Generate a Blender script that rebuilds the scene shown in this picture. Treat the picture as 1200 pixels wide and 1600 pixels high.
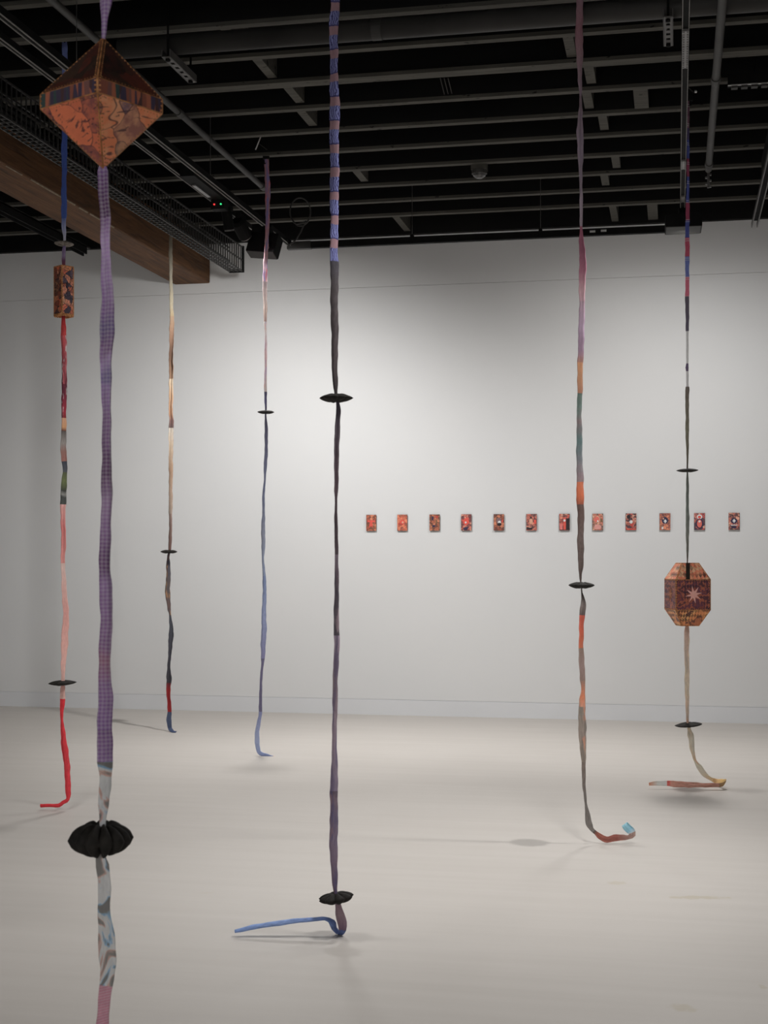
import bpy, bmesh, math, random
from mathutils import Vector, Matrix
from math import sin, cos, pi, radians, atan2, sqrt

for o in list(bpy.data.objects):
    bpy.data.objects.remove(o, do_unlink=True)
scene = bpy.context.scene
COL = scene.collection

# ------------------------------------------------------------------ camera
FPX, HORIZON, EYE = 2227.0, 864.0, 1.4          # focal length and horizon in a 1200x1600 frame
YAW = radians(11.6)
cam_d = bpy.data.cameras.new('camera')
cam_d.sensor_fit = 'VERTICAL'; cam_d.sensor_height = 36.0; cam_d.sensor_width = 27.0
cam_d.lens = 36.0 * FPX / 1600.0
cam_d.shift_y = (HORIZON - 800.0) / 1600.0
cam_d.clip_start = 0.05; cam_d.clip_end = 100
cam_d.dof.use_dof = True; cam_d.dof.focus_distance = 8.5; cam_d.dof.aperture_fstop = 11
cam = bpy.data.objects.new('camera', cam_d); COL.objects.link(cam)
cam.location = (0, 0, EYE); cam.rotation_euler = (pi / 2, 0, YAW)
scene.camera = cam

# ------------------------------------------------------------------ world, view
w = bpy.data.worlds.new('world'); scene.world = w; w.use_nodes = True
w.node_tree.nodes['Background'].inputs[0].default_value = (0.8, 0.85, 1, 1)
w.node_tree.nodes['Background'].inputs[1].default_value = 0.02
vs = scene.view_settings
vs.view_transform = 'Standard'; vs.look = 'None'; vs.gamma = 1.0; vs.use_curve_mapping = False
vs.exposure = 0.02

# ------------------------------------------------------------------ spotlights at boxes and tracks, plus added fill
def spot(name, loc, target, watts, size, blend=1.0, col=(1, 0.985, 0.965), rad=0.05):
    l = bpy.data.lights.new(name, 'SPOT'); l.energy = watts; l.color = col
    l.spot_size = radians(size); l.spot_blend = blend; l.shadow_soft_size = rad
    o = bpy.data.objects.new(name, l); COL.objects.link(o); o.location = loc
    o.rotation_euler = (Vector(target) - Vector(loc)).to_track_quat('-Z', 'Y').to_euler()
    return o
spot('left_box_light', (-2.84, 9.74, 3.53), (-3.7, 12.0, 0.4), 268, 143, rad=0.07)
spot('right_box_light', (0.05, 9.95, 3.57), (-0.1, 12.0, 0.6), 172, 150, rad=0.07)
spot('floor_spot_a', (0.04, 6.95, 3.68), (-0.75, 6.6, 0.0), 190, 60, 1.0, rad=0.03)
spot('floor_spot_b', (0.05, 9.75, 3.53), (-0.3, 8.2, 0.0), 175, 132, rad=0.3)
spot('floor_spot_e', (-2.84, 9.5, 3.46), (-1.5, 8.2, 0.0), 180, 126, rad=0.3)
spot('floor_spot_c', (0.04, 4.9, 3.64), (-0.8, 5.5, 0.0), 215, 118, rad=0.25)
spot('floor_fill_d', (-2.95, 5.0, 3.64), (-2.3, 6.2, 0.0), 130, 105, rad=0.3)  # added soft fill to lift the floor, no fixture
spot('ribbon_fill', (0.04, 5.2, 3.64), (-3.0, 8.4, 1.3), 190, 55, rad=0.12)  # added front fill for the left ribbons, no fixture
spot('lantern_spot', (0.62, 5.2, 3.72), (0.05, 8.76, 2.0), 80, 38, rad=0.15)
# added frontal fill: unseen lamps bounced off the wall behind the camera
spot('front_bounce_fill_a', (-2.9, -1.6, 3.64), (-2.9, -4.0, 1.5), 700, 140)
spot('front_bounce_fill_b', (0.6, -1.6, 3.64), (0.6, -4.0, 1.5), 700, 140)

# ------------------------------------------------------------------ coordinate helpers
CR, CF = Vector((cos(YAW), sin(YAW), 0)), Vector((-sin(YAW), cos(YAW), 0))   # camera right / forward on the floor plan
def P(px, py, d):
    """world point measured at photo position (px,py) and distance d along the view axis"""
    return CR * ((px - 600) / FPX * d) + CF * d + Vector((0, 0, EYE - (py - HORIZON) / FPX * d))
def floor_d(py, z=0.0):
    return FPX * (EYE - z) / (py - HORIZON)

# ------------------------------------------------------------------ object helpers
def lin(c):
    return tuple(((v / 255) / 12.92 if v / 255 <= 0.04045 else (((v / 255) + 0.055) / 1.055) ** 2.4) for v in c)
def mesh_obj(name, verts, faces, mat, parent=None, smooth=False, uvs=None, uv2=None):
    me = bpy.data.meshes.new(name); me.from_pydata([tuple(v) for v in verts], [], faces)
    if uvs is not None:
        l = me.uv_layers.new(name='UVMap')
        for lp in me.loops: l.data[lp.index].uv = uvs[lp.vertex_index]
    if uv2 is not None:
        l = me.uv_layers.new(name='S')
        for lp in me.loops: l.data[lp.index].uv = uv2[lp.vertex_index]
    if smooth:
        me.polygons.foreach_set('use_smooth', [True] * len(me.polygons))
    me.update()
    if mat: me.materials.append(mat)
    o = bpy.data.objects.new(name, me); COL.objects.link(o)
    if parent is not None: o.parent = parent
    return o
def fix_normals(o):
    bm = bmesh.new(); bm.from_mesh(o.data); bmesh.ops.recalc_face_normals(bm, faces=bm.faces); bm.to_mesh(o.data); bm.free()
    return o
class MB:
    def __init__(s): s.v = []; s.f = []
    def box(s, lo, hi):
        n = len(s.v); (x0, y0, z0), (x1, y1, z1) = lo, hi
        s.v += [Vector(p) for p in ((x0,y0,z0),(x1,y0,z0),(x1,y1,z0),(x0,y1,z0),(x0,y0,z1),(x1,y0,z1),(x1,y1,z1),(x0,y1,z1))]
        s.f += [tuple(n + i for i in q) for q in ((0,3,2,1),(4,5,6,7),(0,1,5,4),(1,2,6,5),(2,3,7,6),(3,0,4,7))]
        return s
    def obox(s, c, ax, ay, az):
        n = len(s.v); c = Vector(c)
        for sz in (-1, 1):
            for sx, sy in ((-1,-1),(1,-1),(1,1),(-1,1)):
                s.v.append(c + Vector(ax) * sx + Vector(ay) * sy + Vector(az) * sz)
        s.f += [tuple(n + i for i in q) for q in ((0,3,2,1),(4,5,6,7),(0,1,5,4),(1,2,6,5),(2,3,7,6),(3,0,4,7))]
        return s
    def tube(s, pts, r, n=8, cap=True):
        pts = [Vector(p) for p in pts]; base = len(s.v)
        rr = r if isinstance(r, (list, tuple)) else [r] * len(pts)
        t = (pts[1] - pts[0]).normalized()
        u = t.cross(Vector((0, 0, 1)));  u = t.cross(Vector((1, 0, 0))) if u.length < 1e-3 else u
        u.normalize()
        for i, p in enumerate(pts):
            t = (pts[min(i + 1, len(pts) - 1)] - pts[max(i - 1, 0)]).normalized()
            u = (u - t * u.dot(t)).normalized(); v = t.cross(u)
            for k in range(n):
                a = 2 * pi * k / n
                s.v.append(p + (u * cos(a) + v * sin(a)) * rr[i])
        for i in range(len(pts) - 1):
            for k in range(n):
                a, b = base + i * n + k, base + i * n + (k + 1) % n
                s.f.append((a, b, b + n, a + n))
        if cap:
            s.f.append(tuple(base + k for k in reversed(range(n))))
            s.f.append(tuple(base + (len(pts) - 1) * n + k for k in range(n)))
        return s
    def build(s, name, mat, parent=None, smooth=False, origin=None):
        vs_ = s.v if origin is None else [v - Vector(origin) for v in s.v]
        o = mesh_obj(name, vs_, s.f, mat, parent, smooth)
        if origin is not None and parent is None: o.location = origin
        return o
def tag(o, label=None, cat=None, group=None, kind=None):
    if label: o['label'] = label
    if cat: o['category'] = cat
    if group: o['group'] = group
    if kind: o['kind'] = kind
    return o
def thing(name, loc, label, cat, group=None):
    o = bpy.data.objects.new(name, None); COL.objects.link(o); o.location = loc
    o.empty_display_size = 0.1
    return tag(o, label, cat, group)
def struct(o): o['kind'] = 'structure'; return o

# ------------------------------------------------------------------ material helpers
class NT:
    def __init__(s, name, rough=0.7, spec=0.3, metal=0.0):
        s.m = bpy.data.materials.new(name); s.m.use_nodes = True
        s.t = s.m.node_tree; s.b = s.t.nodes['Principled BSDF']
        s.b.inputs['Roughness'].default_value = rough; s.b.inputs['Metallic'].default_value = metal
        s.b.inputs['Specular IOR Level'].default_value = spec
    def n(s, typ, **kw):
        nd = s.t.nodes.new(typ)
        for k, v in kw.items():
            if k == 'props':
                for a, b in v.items(): setattr(nd, a, b)
            else:
                key = int(k[1:]) if k[0] == 'i' and k[1:].isdigit() else k.replace('_', ' ')
                if isinstance(v, bpy.types.NodeSocket): s.t.links.new(v, nd.inputs[key])
                else: nd.inputs[key].default_value = v
        return nd
    def math(s, op, a, b=0.0, c=0.0):
        nd = s.n('ShaderNodeMath', props={'operation': op})
        for i, v in enumerate((a, b, c)):
            if isinstance(v, bpy.types.NodeSocket): s.t.links.new(v, nd.inputs[i])
            else: nd.inputs[i].default_value = v
        return nd.outputs[0]
    def uv(s, name): return s.n('ShaderNodeUVMap', props={'uv_map': name}).outputs[0]
    def obj(s): return s.n('ShaderNodeTexCoord').outputs['Object']
    def xyz(s, v): return s.n('ShaderNodeSeparateXYZ', i0=v).outputs
    def mapv(s, v, scale=(1, 1, 1), loc=(0, 0, 0), rot=(0, 0, 0)):
        return s.n('ShaderNodeMapping', Vector=v, Scale=scale, Location=loc, Rotation=rot).outputs[0]
    def noise(s, v, scale, detail=4, rough=0.55, dist=0.0):
        nd = s.n('ShaderNodeTexNoise', Vector=v, Scale=scale, Detail=detail, Roughness=rough, Distortion=dist)
        return nd.outputs[0]
    def ramp(s, f, stops, mode='LINEAR'):
        nd = s.n('ShaderNodeValToRGB', Fac=f); cr = nd.color_ramp; cr.interpolation = mode
        while len(cr.elements) < len(stops): cr.elements.new(0.5)
        for e, (p, c) in zip(cr.elements, sorted(stops, key=lambda q: q[0])):
            e.position = min(max(p, 0), 1); e.color = (*c[:3], 1) if not isinstance(c, float) else (c, c, c, 1)
        return nd.outputs[0]
    def mix(s, f, a, b, mode='MIX'):
        nd = s.n('ShaderNodeMix', props={'data_type': 'RGBA', 'blend_type': mode})
        for i, v in ((0, f), (6, a), (7, b)):
            if isinstance(v, bpy.types.NodeSocket): s.t.links.new(v, nd.inputs[i])
            else: nd.inputs[i].default_value = v if i == 0 else (*v[:3], 1)
        return nd.outputs[2]
    def color(s, c):
        if isinstance(c, bpy.types.NodeSocket): s.t.links.new(c, s.b.inputs['Base Color'])
        else: s.b.inputs['Base Color'].default_value = (*c[:3], 1)
        return s
    def bump(s, h, strength=0.3, dist=0.01):
        nd = s.n('ShaderNodeBump', Height=h, Strength=strength, Distance=dist)
        s.t.links.new(nd.outputs[0], s.b.inputs['Normal']); return s

def mottled(name, a, b, scale, rough=0.7, spec=0.3, metal=0.0, stretch=(1, 1, 1), bump=0.0):
    k = NT(name, rough, spec, metal); co = k.mapv(k.obj(), stretch)
    nz = k.noise(co, scale)
    k.color(k.ramp(nz, [(0.35, a), (0.65, b)]))
    if bump: k.bump(nz, bump)
    return k.m

# walls, floor, ceiling
k = NT('white_wall_paint', 0.85, 0.15); co = k.obj()
k.color(k.ramp(k.noise(co, 0.6, 3), [(0.3, (0.74, 0.745, 0.75)), (0.7, (0.77, 0.77, 0.77))]))
k.bump(k.noise(co, 60, 2), 0.03, 0.002); M_WALL = k.m
k = NT('white_skirting_paint', 0.6, 0.3); k.color(k.ramp(k.noise(k.obj(), 2.0), [(0.3, (0.72, 0.73, 0.75)), (0.7, (0.75, 0.76, 0.78))])); M_BASE = k.m
k = NT('pale_sealed_floor', 0.5, 0.25); co = k.obj()
base = k.ramp(k.noise(co, 0.5, 4), [(0.3, (0.52, 0.485, 0.45)), (0.7, (0.57, 0.535, 0.50))])
streak = k.noise(k.mapv(co, (0.5, 9, 1)), 1.2, 5, 0.6)
base = k.mix(0.35, base, k.ramp(streak, [(0.35, (0.51, 0.475, 0.44)), (0.65, (0.585, 0.55, 0.515))]))
spots = k.noise(k.mapv(co, (1.2, 2.2, 1)), 3.2, 6, 0.7)
base = k.mix(k.ramp(spots, [(0.70, 0.0), (0.76, 0.32)]), base, (0.42, 0.37, 0.28))
scuff = k.noise(k.mapv(co, (1.0, 14, 1), rot=(0, 0, 0.25)), 2.1, 4, 0.6)
base = k.mix(k.ramp(scuff, [(0.70, 0.0), (0.75, 0.30)]), base, (0.40, 0.37, 0.33))
fn = k.noise(co, 26, 4)
for mx, my, rx, ry, rot, amt in ((0.09, 5.93, 0.16, 0.035, 0.16, 0.55), (-0.25, 6.12, 0.05, 0.04, 0.2, 0.4), (0.02, 4.48, 0.05, 0.05, 0.4, 0.45), (0.27, 4.75, 0.02, 0.03, 0.1, 0.4), (-1.9, 5.6, 0.05, 0.01, 0.3, 0.35)):
    p_ = k.n('ShaderNodeMapping', props={'vector_type': 'TEXTURE'}, Vector=co, Location=(mx, my, 0), Rotation=(0, 0, rot), Scale=(rx, ry, 1)).outputs[0]
    px_, py_ = k.xyz(p_)[0], k.xyz(p_)[1]
    r2 = k.math('ADD', k.math('MULTIPLY', px_, px_), k.math('MULTIPLY', py_, py_))
    msk = k.ramp(k.math('ADD', r2, k.math('MULTIPLY', k.math('SUBTRACT', fn, 0.5), 2.4)), [(0.25, amt), (0.8, 0.0)])
    base = k.mix(msk, base, (0.44, 0.38, 0.27))
k.color(base); k.bump(k.noise(co, 90, 3), 0.05, 0.002); M_FLOOR = k.m
M_DECK = mottled('black_ceiling_boards', (0.003, 0.003, 0.0035), (0.005, 0.005, 0.005), 3, 0.8, 0.2)
M_JOIST = mottled('black_painted_joist', (0.004, 0.004, 0.0045), (0.008, 0.0078, 0.0075), 4, 0.75, 0.2, stretch=(0.3, 1, 1), bump=0.1)
k = NT('grey_timber_batten', 0.8, 0.2); co = k.obj()
c = k.ramp(k.noise(k.mapv(co, (0.6, 6, 6)), 6, 5), [(0.3, (0.065, 0.062, 0.054)), (0.7, (0.105, 0.099, 0.086))])
c = k.mix(k.ramp(k.noise(k.mapv(co, (1, 2, 2)), 13, 3), [(0.66, 0.0), (0.70, 0.85)]), c, (0.012, 0.011, 0.01)); k.color(c); M_BATTEN = k.m
k = NT('old_oiled_timber', 0.7, 0.25); co = k.obj()
gr = k.noise(k.mapv(co, (9, 0.7, 9)), 3.0, 7, 0.65, 0.6)
c = k.ramp(gr, [(0.25, (0.028, 0.013, 0.006)), (0.45, (0.095, 0.042, 0.016)), (0.6, (0.14, 0.063, 0.024)), (0.8, (0.20, 0.095, 0.04))])
c = k.mix(k.ramp(k.noise(k.mapv(co, (3, 1, 3)), 2.2, 5), [(0.55, 0.0), (0.75, 0.5)]), c, (0.05, 0.027, 0.015))
k.color(c); k.bump(gr, 0.5, 0.01); M_TIMBER = k.m
M_ARRIS_LIGHT = mottled('painted_arris_light', (0.20, 0.15, 0.10), (0.36, 0.29, 0.20), 20)
M_BLACK = mottled('matt_black_metal', (0.006, 0.006, 0.006), (0.010, 0.010, 0.010), 8, 0.7, 0.08)
M_LIP = mottled('pale_track_edge', (0.30, 0.29, 0.28), (0.40, 0.39, 0.37), 6, 0.45, 0.4)
M_HANDLE = mottled('bright_zinc_bar', (0.75, 0.75, 0.75), (0.85, 0.85, 0.85), 12, 0.4, 0.5)
M_WIRE = mottled('black_wire_mesh', (0.02, 0.02, 0.02), (0.04, 0.038, 0.036), 8, 0.5, 0.4)
M_ALU = mottled('dull_aluminium', (0.14, 0.135, 0.13), (0.2, 0.195, 0.19), 6, 0.4, 0.5, 0.7)
M_CHROME = mottled('bright_steel', (0.6, 0.6, 0.58), (0.75, 0.74, 0.72), 12, 0.3, 0.5, 0.8)
M_GREYPIPE = mottled('grey_painted_pipe', (0.045, 0.044, 0.042), (0.065, 0.062, 0.058), 5, 0.6, 0.3)
M_DUCT = mottled('dark_grey_duct', (0.028, 0.027, 0.026), (0.04, 0.038, 0.036), 3, 0.6, 0.3)
def emit(name, c, e):
    k = NT(name); k.color(c); k.b.inputs['Emission Color'].default_value = (*c, 1); k.b.inputs['Emission Strength'].default_value = e; return k.m

# ------------------------------------------------------------------ the room
X0, X1, Y0, YW, ZC = -8.5, 5.0, -4.0, 12.07, 4.42
struct(MB().box((X0, Y0, -0.1), (X1, YW + 0.15, 0.0)).build('floor', M_FLOOR))
wb = struct(MB().box((X0, YW, 0.135), (X1, YW + 0.15, 3.7005)).build('wall_back', M_WALL))
MB().box((X0, YW - 0.0008, 3.7025), (X1, YW + 0.15, ZC)).build('wall_panel', M_WALL, wb)
struct(MB().box((X0, YW - 0.003, 0.0), (X1, YW + 0.15, 0.128)).box((X0, YW + 0.003, 0.128), (X1, YW + 0.15, 0.135)).build('baseboard_back', M_BASE))
struct(MB().box((X0 - 0.15, Y0, 0), (X0, YW + 0.15, ZC)).build('wall_left', M_WALL))
struct(MB().box((X1, Y0, 0), (X1 + 0.15, YW + 0.15, ZC)).build('wall_right', M_WALL))
struct(MB().box((X0, Y0 - 0.15, 0), (X1, Y0, ZC)).build('wall_front', M_WALL))
ceil = struct(MB().box((X0, Y0, ZC), (X1, YW + 0.15, ZC + 0.1)).build('ceiling', M_DECK))

ZJ = 4.13
def joist(y, hw=0.03):
    j = MB().box((X0, y - hw * 0.8, ZJ + 0.02), (X1, y + hw * 0.8, ZC)).build('joist', M_JOIST, ceil)
    MB().box((X0, y - hw, ZJ), (X1, y + hw, ZJ + 0.022)).build('batten', M_BATTEN, j)  # underside strip in a paler grey than the joist
JY = [11.34 - 0.4724 * i for i in range(0, 24)]
for i_, y in enumerate(JY): joist(y, 0.048 if i_ == 7 else 0.026)
MB().box((X0, YW - 0.06, ZJ + 0.005), (X1, YW - 0.003, ZC)).build('joist', M_JOIST, ceil)
# short blocking pieces between joists
def blocking(x, i, wdt=0.055, drop=0.0, dx=0.0):
    ya, yb = (JY[i] + 0.05, (JY[i - 1] - 0.05) if i > 0 else YW - 0.06)
    MB().box((x - wdt / 2, ya, ZJ + 0.03 - drop), (x + wdt / 2, yb, ZJ + 0.24)).build('blocking', M_BATTEN, ceil)
for x, i in ((-2.33, 9), (-2.30, 8), (-2.26, 7), (-2.30, 6), (-2.27, 3), (-2.26, 0), (-0.57, 8), (-0.49, 7), (-0.53, 6),
             (-0.46, 5), (-0.42, 3), (-0.52, 2), (-0.50, 0)):
    blocking(x, i)
blocking(-0.21, 6, 0.085, 0.02); blocking(-0.19, 0, 0.08)

# heavy timber girder on the left
g = tag(MB().box((-4.38, 0.5, 3.79), (-4.05, YW - 0.004, ZJ - 0.002)).build('timber_girder', M_TIMBER), 'heavy brown timber girder running under the ceiling to the back wall', 'beam')
bv = g.modifiers.new('edge', 'BEVEL'); bv.width = 0.012; bv.segments = 2
random.seed(5)
mb = MB(); y = 4.5  # light catching the arris, painted as pale broken slivers
while y < 9.8:
    L = random.uniform(0.15, 0.5)
    mb.obox((-4.052 - random.uniform(0, 0.006), y + L / 2, 3.794), (0.004, 0, 0), (0, L / 2, 0), (0, 0, random.uniform(0.003, 0.006)))
    y += L + random.uniform(0.0, 0.12)
mb.build('arris_highlight', M_ARRIS_LIGHT, g)['label'] = 'pale painted highlight along the lower edge of the girder'

# ------------------------------------------------------------------ wire cable tray beside the girder
tr = thing('cable_tray', (-3.63, 11.5, 3.77), 'black wire mesh cable tray running beside the timber girder', 'cable tray')
TX0, TX1, TZ0, TZ1, TY0, TY1 = -3.69, -3.575, 3.77, 3.97, 2.5, 11.5
def loc(mb_, name, mat, root): return mb_.build(name, mat, root, origin=root.location)
for zz in (TZ0, TZ0 + 0.09, TZ1):
    for xx in (TX0, TX1):
        loc(MB().box((xx - 0.005, TY0, zz - 0.005), (xx + 0.005, TY1, zz + 0.005)), 'long_wire', M_WIRE, tr)
for j in range(1, 3):
    xx = TX0 + (TX1 - TX0) * j / 3
    loc(MB().box((xx - 0.004, TY0, TZ0 - 0.004), (xx + 0.004, TY1, TZ0 + 0.004)), 'long_wire', M_WIRE, tr)
def cross(y):
    mb = MB(); r = 0.0035
    mb.box((TX0, y - r, TZ0 - 0.008), (TX1, y + r, TZ0 - 0.001))
    for xx in (TX0, TX1): mb.box((xx - r, y - r, TZ0), (xx + r, y + r, TZ1))
    return mb
proto = loc(cross(TY1 - 0.05), 'cross_wire', M_WIRE, tr)
for i in range(1, 150):
    c_ = proto.copy(); COL.objects.link(c_); c_.parent = tr; c_.location = (0, -0.06 * i, 0)
loc(MB().box((TX1 - 0.004, TY1 - 0.012, TZ0 - 0.01), (TX1 + 0.012, TY1 + 0.012, TZ1 + 0.01)).box((TX0, TY1 - 0.01, TZ0 - 0.01), (TX1, TY1 + 0.01, TZ0 + 0.015)), 'end_bracket', M_BLACK, tr)
random.seed(3)
for j in range(7):
    x_ = TX0 + 0.025 + (j % 3) * 0.032; z_ = TZ0 + 0.022 + (j // 3) * 0.045; e_ = 16 - j
    pts = [(x_ + random.uniform(-0.008, 0.008), 2.6 + i * 0.5, z_ + random.uniform(-0.005, 0.01)) for i in range(e_)]
    loc(MB().tube(pts, 0.016, 6), 'cable', M_BLACK, tr)

# ------------------------------------------------------------------ lighting tracks, pipes, channels
def track_y(x, z, y0, y1, label, wdt=0.034, hgt=0.034, lips=((-1, M_LIP), (1, M_LIP)), wires=(), conns=()):
    t = thing('lighting_track', (x, y1, z), label, 'lighting track')
    loc(MB().box((x - wdt / 2, y0, z), (x + wdt / 2, y1, z + hgt)), 'rail', M_BLACK, t)
    for s_, m_ in lips:
        loc(MB().box((x + s_ * (wdt / 2 - 0.004) - 0.001, y0, z - 0.006), (x + s_ * (wdt / 2 - 0.004) + 0.001, y1, z)), 'lip', m_, t)
    for yy in wires:
        loc(MB().tube([(x, yy, z + hgt), (x, yy, ZJ + 0.1)], 0.002, 6), 'suspension_wire', M_ALU, t)
    for yy, L in conns:
        mb = MB().box((x - wdt * 0.4, yy - L / 2, z - 0.012), (x + wdt * 0.4, yy + L / 2, z - 0.001))
        n = max(3, int(L / 0.03))
        for q in range(n):
            for sx in (-0.24, 0.24):
                mb.box((x + sx * wdt - 0.003, yy - L / 2 + (q + 0.3) * L / n, z - 0.016), (x + sx * wdt + 0.003, yy - L / 2 + (q + 0.7) * L / n, z - 0.012))
        loc(mb, 'connector', M_ALU, t)
    return t
track_y(-2.885, 3.74, 1.0, 10.47, 'black track with thin bright edges on the left, meeting the back-wall track', wires=(6.55, 8.6), lips=((-1, M_LIP), (1, M_LIP)))
track_y(-3.02, 3.74, 1.0, 9.9, 'slim outer track of the left pair, ending at the tilted black box', 0.03, 0.03)
track_y(0.04, 3.74, 1.0, 9.85, 'double-edged pale track running overhead to the right black box', 0.036, 0.03, conns=((6.75, 0.5), (8.75, 0.18), (9.6, 0.14)))
bt = thing('lighting_track', (-2.9, 10.5, 3.74), 'black track hung level across the top of the white wall', 'lighting track')
loc(MB().box((-2.90, 10.48, 3.715), (0.02, 10.52, 3.765)), 'rail', M_BLACK, bt)
loc(MB().box((-2.905, 10.475, 3.712), (-2.72, 10.525, 3.768)), 'corner_connector', M_DUCT, bt)
for xx in (-1.94, -0.98):
    loc(MB().tube([(xx, 10.5, 3.765), (xx, 10.5, ZJ + 0.02)], 0.0025, 6), 'suspension_wire', M_ALU, bt)
    loc(MB().box((xx - 0.012, 10.475, 3.762), (xx + 0.012, 10.525, 3.782)), 'wire_clip', M_BLACK, bt)
loc(MB().box((-0.62, 10.478, 3.735), (-0.58, 10.482, 3.75)).box((-0.54, 10.478, 3.737), (-0.50, 10.482, 3.752)), 'plate', M_CHROME, bt)

def pipe(name, pts, r, mat, label, cat, couplings=(), group=None):
    t = thing(name, pts[-1], label, cat, group)
    loc(MB().tube(pts, r, 16), 'pipe_run', mat, t).data.polygons.foreach_set('use_smooth', [True] * (16 * (len(pts) - 1)) + [False, False])
    a, b = Vector(pts[0]), Vector(pts[-1]); d = (b - a).normalized()
    for f in couplings:
        p = a.lerp(b, f)
        loc(MB().tube([p - d * 0.035, p + d * 0.035], r * 1.22, 16), 'coupling', mat, t)
    return t
pipe('conduit_pipe', [(-2.945, 0.5, 4.06), (-2.945, 10.0, 4.06)], 0.02, M_GREYPIPE, 'straight grey conduit pipe running diagonally above the left track', 'pipe', (0.30, 0.81, 0.996))
sp = pipe('sprinkler_pipe', [(0.208, 0.5, 3.955), (0.208, 9.74, 3.955)], 0.022, M_GREYPIPE, 'grey pipe at right with a sprinkler head at its end', 'pipe', (0.30, 0.80, 0.985))
mb = MB()
for i in range(5):
    mb.tube([(0.208 + 0.012 * (-1) ** i, 9.77, 3.935 - i * 0.02), (0.208 + 0.012 * (-1) ** i, 9.77, 3.923 - i * 0.02)], 0.009, 8)
mb.tube([(0.208, 9.765, 3.955), (0.208, 9.77, 3.84)], 0.008, 8)
loc(mb, 'sprinkler_head', M_ALU, sp)
dc = thing('duct', (-2.8, 7.02, 4.03), 'wide dark round duct crossing the ceiling from left to right', 'duct')
o_ = loc(MB().tube([(-2.85, 7.02, 4.035), (4.9, 7.02, 4.035)], 0.052, 24), 'duct_tube', M_DUCT, dc)
o_.data.polygons.foreach_set('use_smooth', [True] * 24 + [False, False])
for xx in (-1.5, 0.9): loc(MB().tube([(xx, 7.02, 4.035), (xx + 0.05, 7.02, 4.035)], 0.054, 24), 'joint_band', M_DUCT, dc)

def strut(x, y0, y1, z, label):
    t = thing('strut_channel', (x, y0, z), label, 'bracket', 'perforated strut channels under the duct')
    h = 0.022; n = 6
    mb = MB()
    mb.box((x - h, y0, z), (x - h * 0.45, y1, z + 0.004)); mb.box((x + h * 0.45, y0, z), (x + h, y1, z + 0.004))
    L = (y1 - y0) / n
    for i in range(n + 1):
        yy = y0 + i * L; a = max(y0, yy - L * 0.28); b = min(y1, yy + L * 0.28)
        mb.box((x - h * 0.45, a, z), (x + h * 0.45, b, z + 0.004))
    loc(mb, 'perforated_web', M_ALU if False else M_STRUT, t)
    for s_ in (-1, 1): loc(MB().box((x + s_ * h - 0.002, y0, z), (x + s_ * h + 0.002, y1, z + 0.04)), 'side_flange', M_STRUT, t)
    for yy in (y0 + 0.03, y1 - 0.03):
        loc(MB().tube([(x, yy, z - 0.012), (x, yy, ZC)], 0.006, 8), 'threaded_rod', M_BLACK, t)
        loc(MB().tube([(x, yy, z - 0.012), (x, yy, z - 0.002)], 0.013, 6), 'nut', M_BLACK, t)
M_DOME = mottled('smoked_dome', (0.02, 0.02, 0.02), (0.1, 0.1, 0.1), 30, 0.12, 0.6)
M_STRUT = mottled('galvanised_strut', (0.07, 0.068, 0.065), (0.11, 0.105, 0.10), 10, 0.5, 0.5, 0.3)
strut(-2.56, 6.92, 7.33, 3.938, 'perforated metal strut hung under the duct beside the diamond-shaped patchwork')
strut(-0.04, 6.88, 7.28, 3.938, 'perforated metal strut hung under the duct near the right track')

# U channel at far right and short dark channel at far left
ch = thing('metal_channel', (0.585, 11.3, 3.9), 'long thin metal channel with two pale edges at the far right', 'channel')
for xx in (0.566, 0.606): loc(MB().box((xx - 0.004, 4.0, 3.90), (xx + 0.004, 11.3, 3.935)), 'edge_flange', M_STRUT, ch)
loc(MB().box((0.566, 4.0, 3.93), (0.606, 11.2, 3.936)), 'web', M_BLACK, ch)
loc(MB().box((0.575, 8.6, 3.936), (0.585, 10.2, 4.12)), 'hanger_plate', M_BLACK, ch)
ch = thing('metal_channel', (-4.87, 11.25, 3.9), 'short black channel ending in mid-air left of the girder', 'channel')
loc(MB().box((-4.90, 3.0, 3.90), (-4.888, 11.25, 3.965)).box((-4.842, 3.0, 3.90), (-4.83, 11.18, 3.965)), 'edge_flange', M_BLACK, ch)
loc(MB().box((-4.90, 3.0, 3.955), (-4.83, 11.25, 3.97)), 'web', M_WIRE, ch)

# black boxes at the track ends
def black_box(c, rz, rx, size, label, dot, ry=0.0):
    t = thing('box_fixture', c, label, 'light fixture', 'black boxes at the track ends')
    t.rotation_euler = (rx, ry, rz); a, b, h = (s_ / 2 for s_ in size)
    bd = MB().box((-a, -b, -h), (a, b, h)).build('housing', M_BLACK, t)
    m_ = bd.modifiers.new('edge', 'BEVEL'); m_.width = 0.004; m_.segments = 2
    MB().box((-a * 0.94, -b * 0.94, -h - 0.003), (a * 0.94, b * 0.94, -h)).build('lit_underside', M_UNDERLIT, t)  # floor light on the underside put into a paler plate
    MB().box((-0.03, -0.05, h), (0.03, 0.05, h + 0.05)).tube([(0, 0, h + 0.05), (0, 0, h + 0.10)], 0.012, 10).build('mount', M_BLACK, t)
    if dot: MB().tube([dot, (dot[0], dot[1] - 0.012, dot[2])], 0.011, 12).build('lens_knob', M_CHROME, t)
M_UNDERLIT = mottled('underlit_grey', (0.028, 0.027, 0.025), (0.036, 0.035, 0.033), 9, 0.6, 0.3)
black_box((0.045, 9.97, 3.655), 0.02, 0.0, (0.245, 0.25, 0.09), 'flat black box at the end of the right overhead track', None)
black_box((-2.83, 9.62, 3.555), -0.12, radians(-20), (0.215, 0.10, 0.15), 'tilted black box hung at the end of the left tracks', (0.055, -0.05, -0.045), radians(7))

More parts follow.
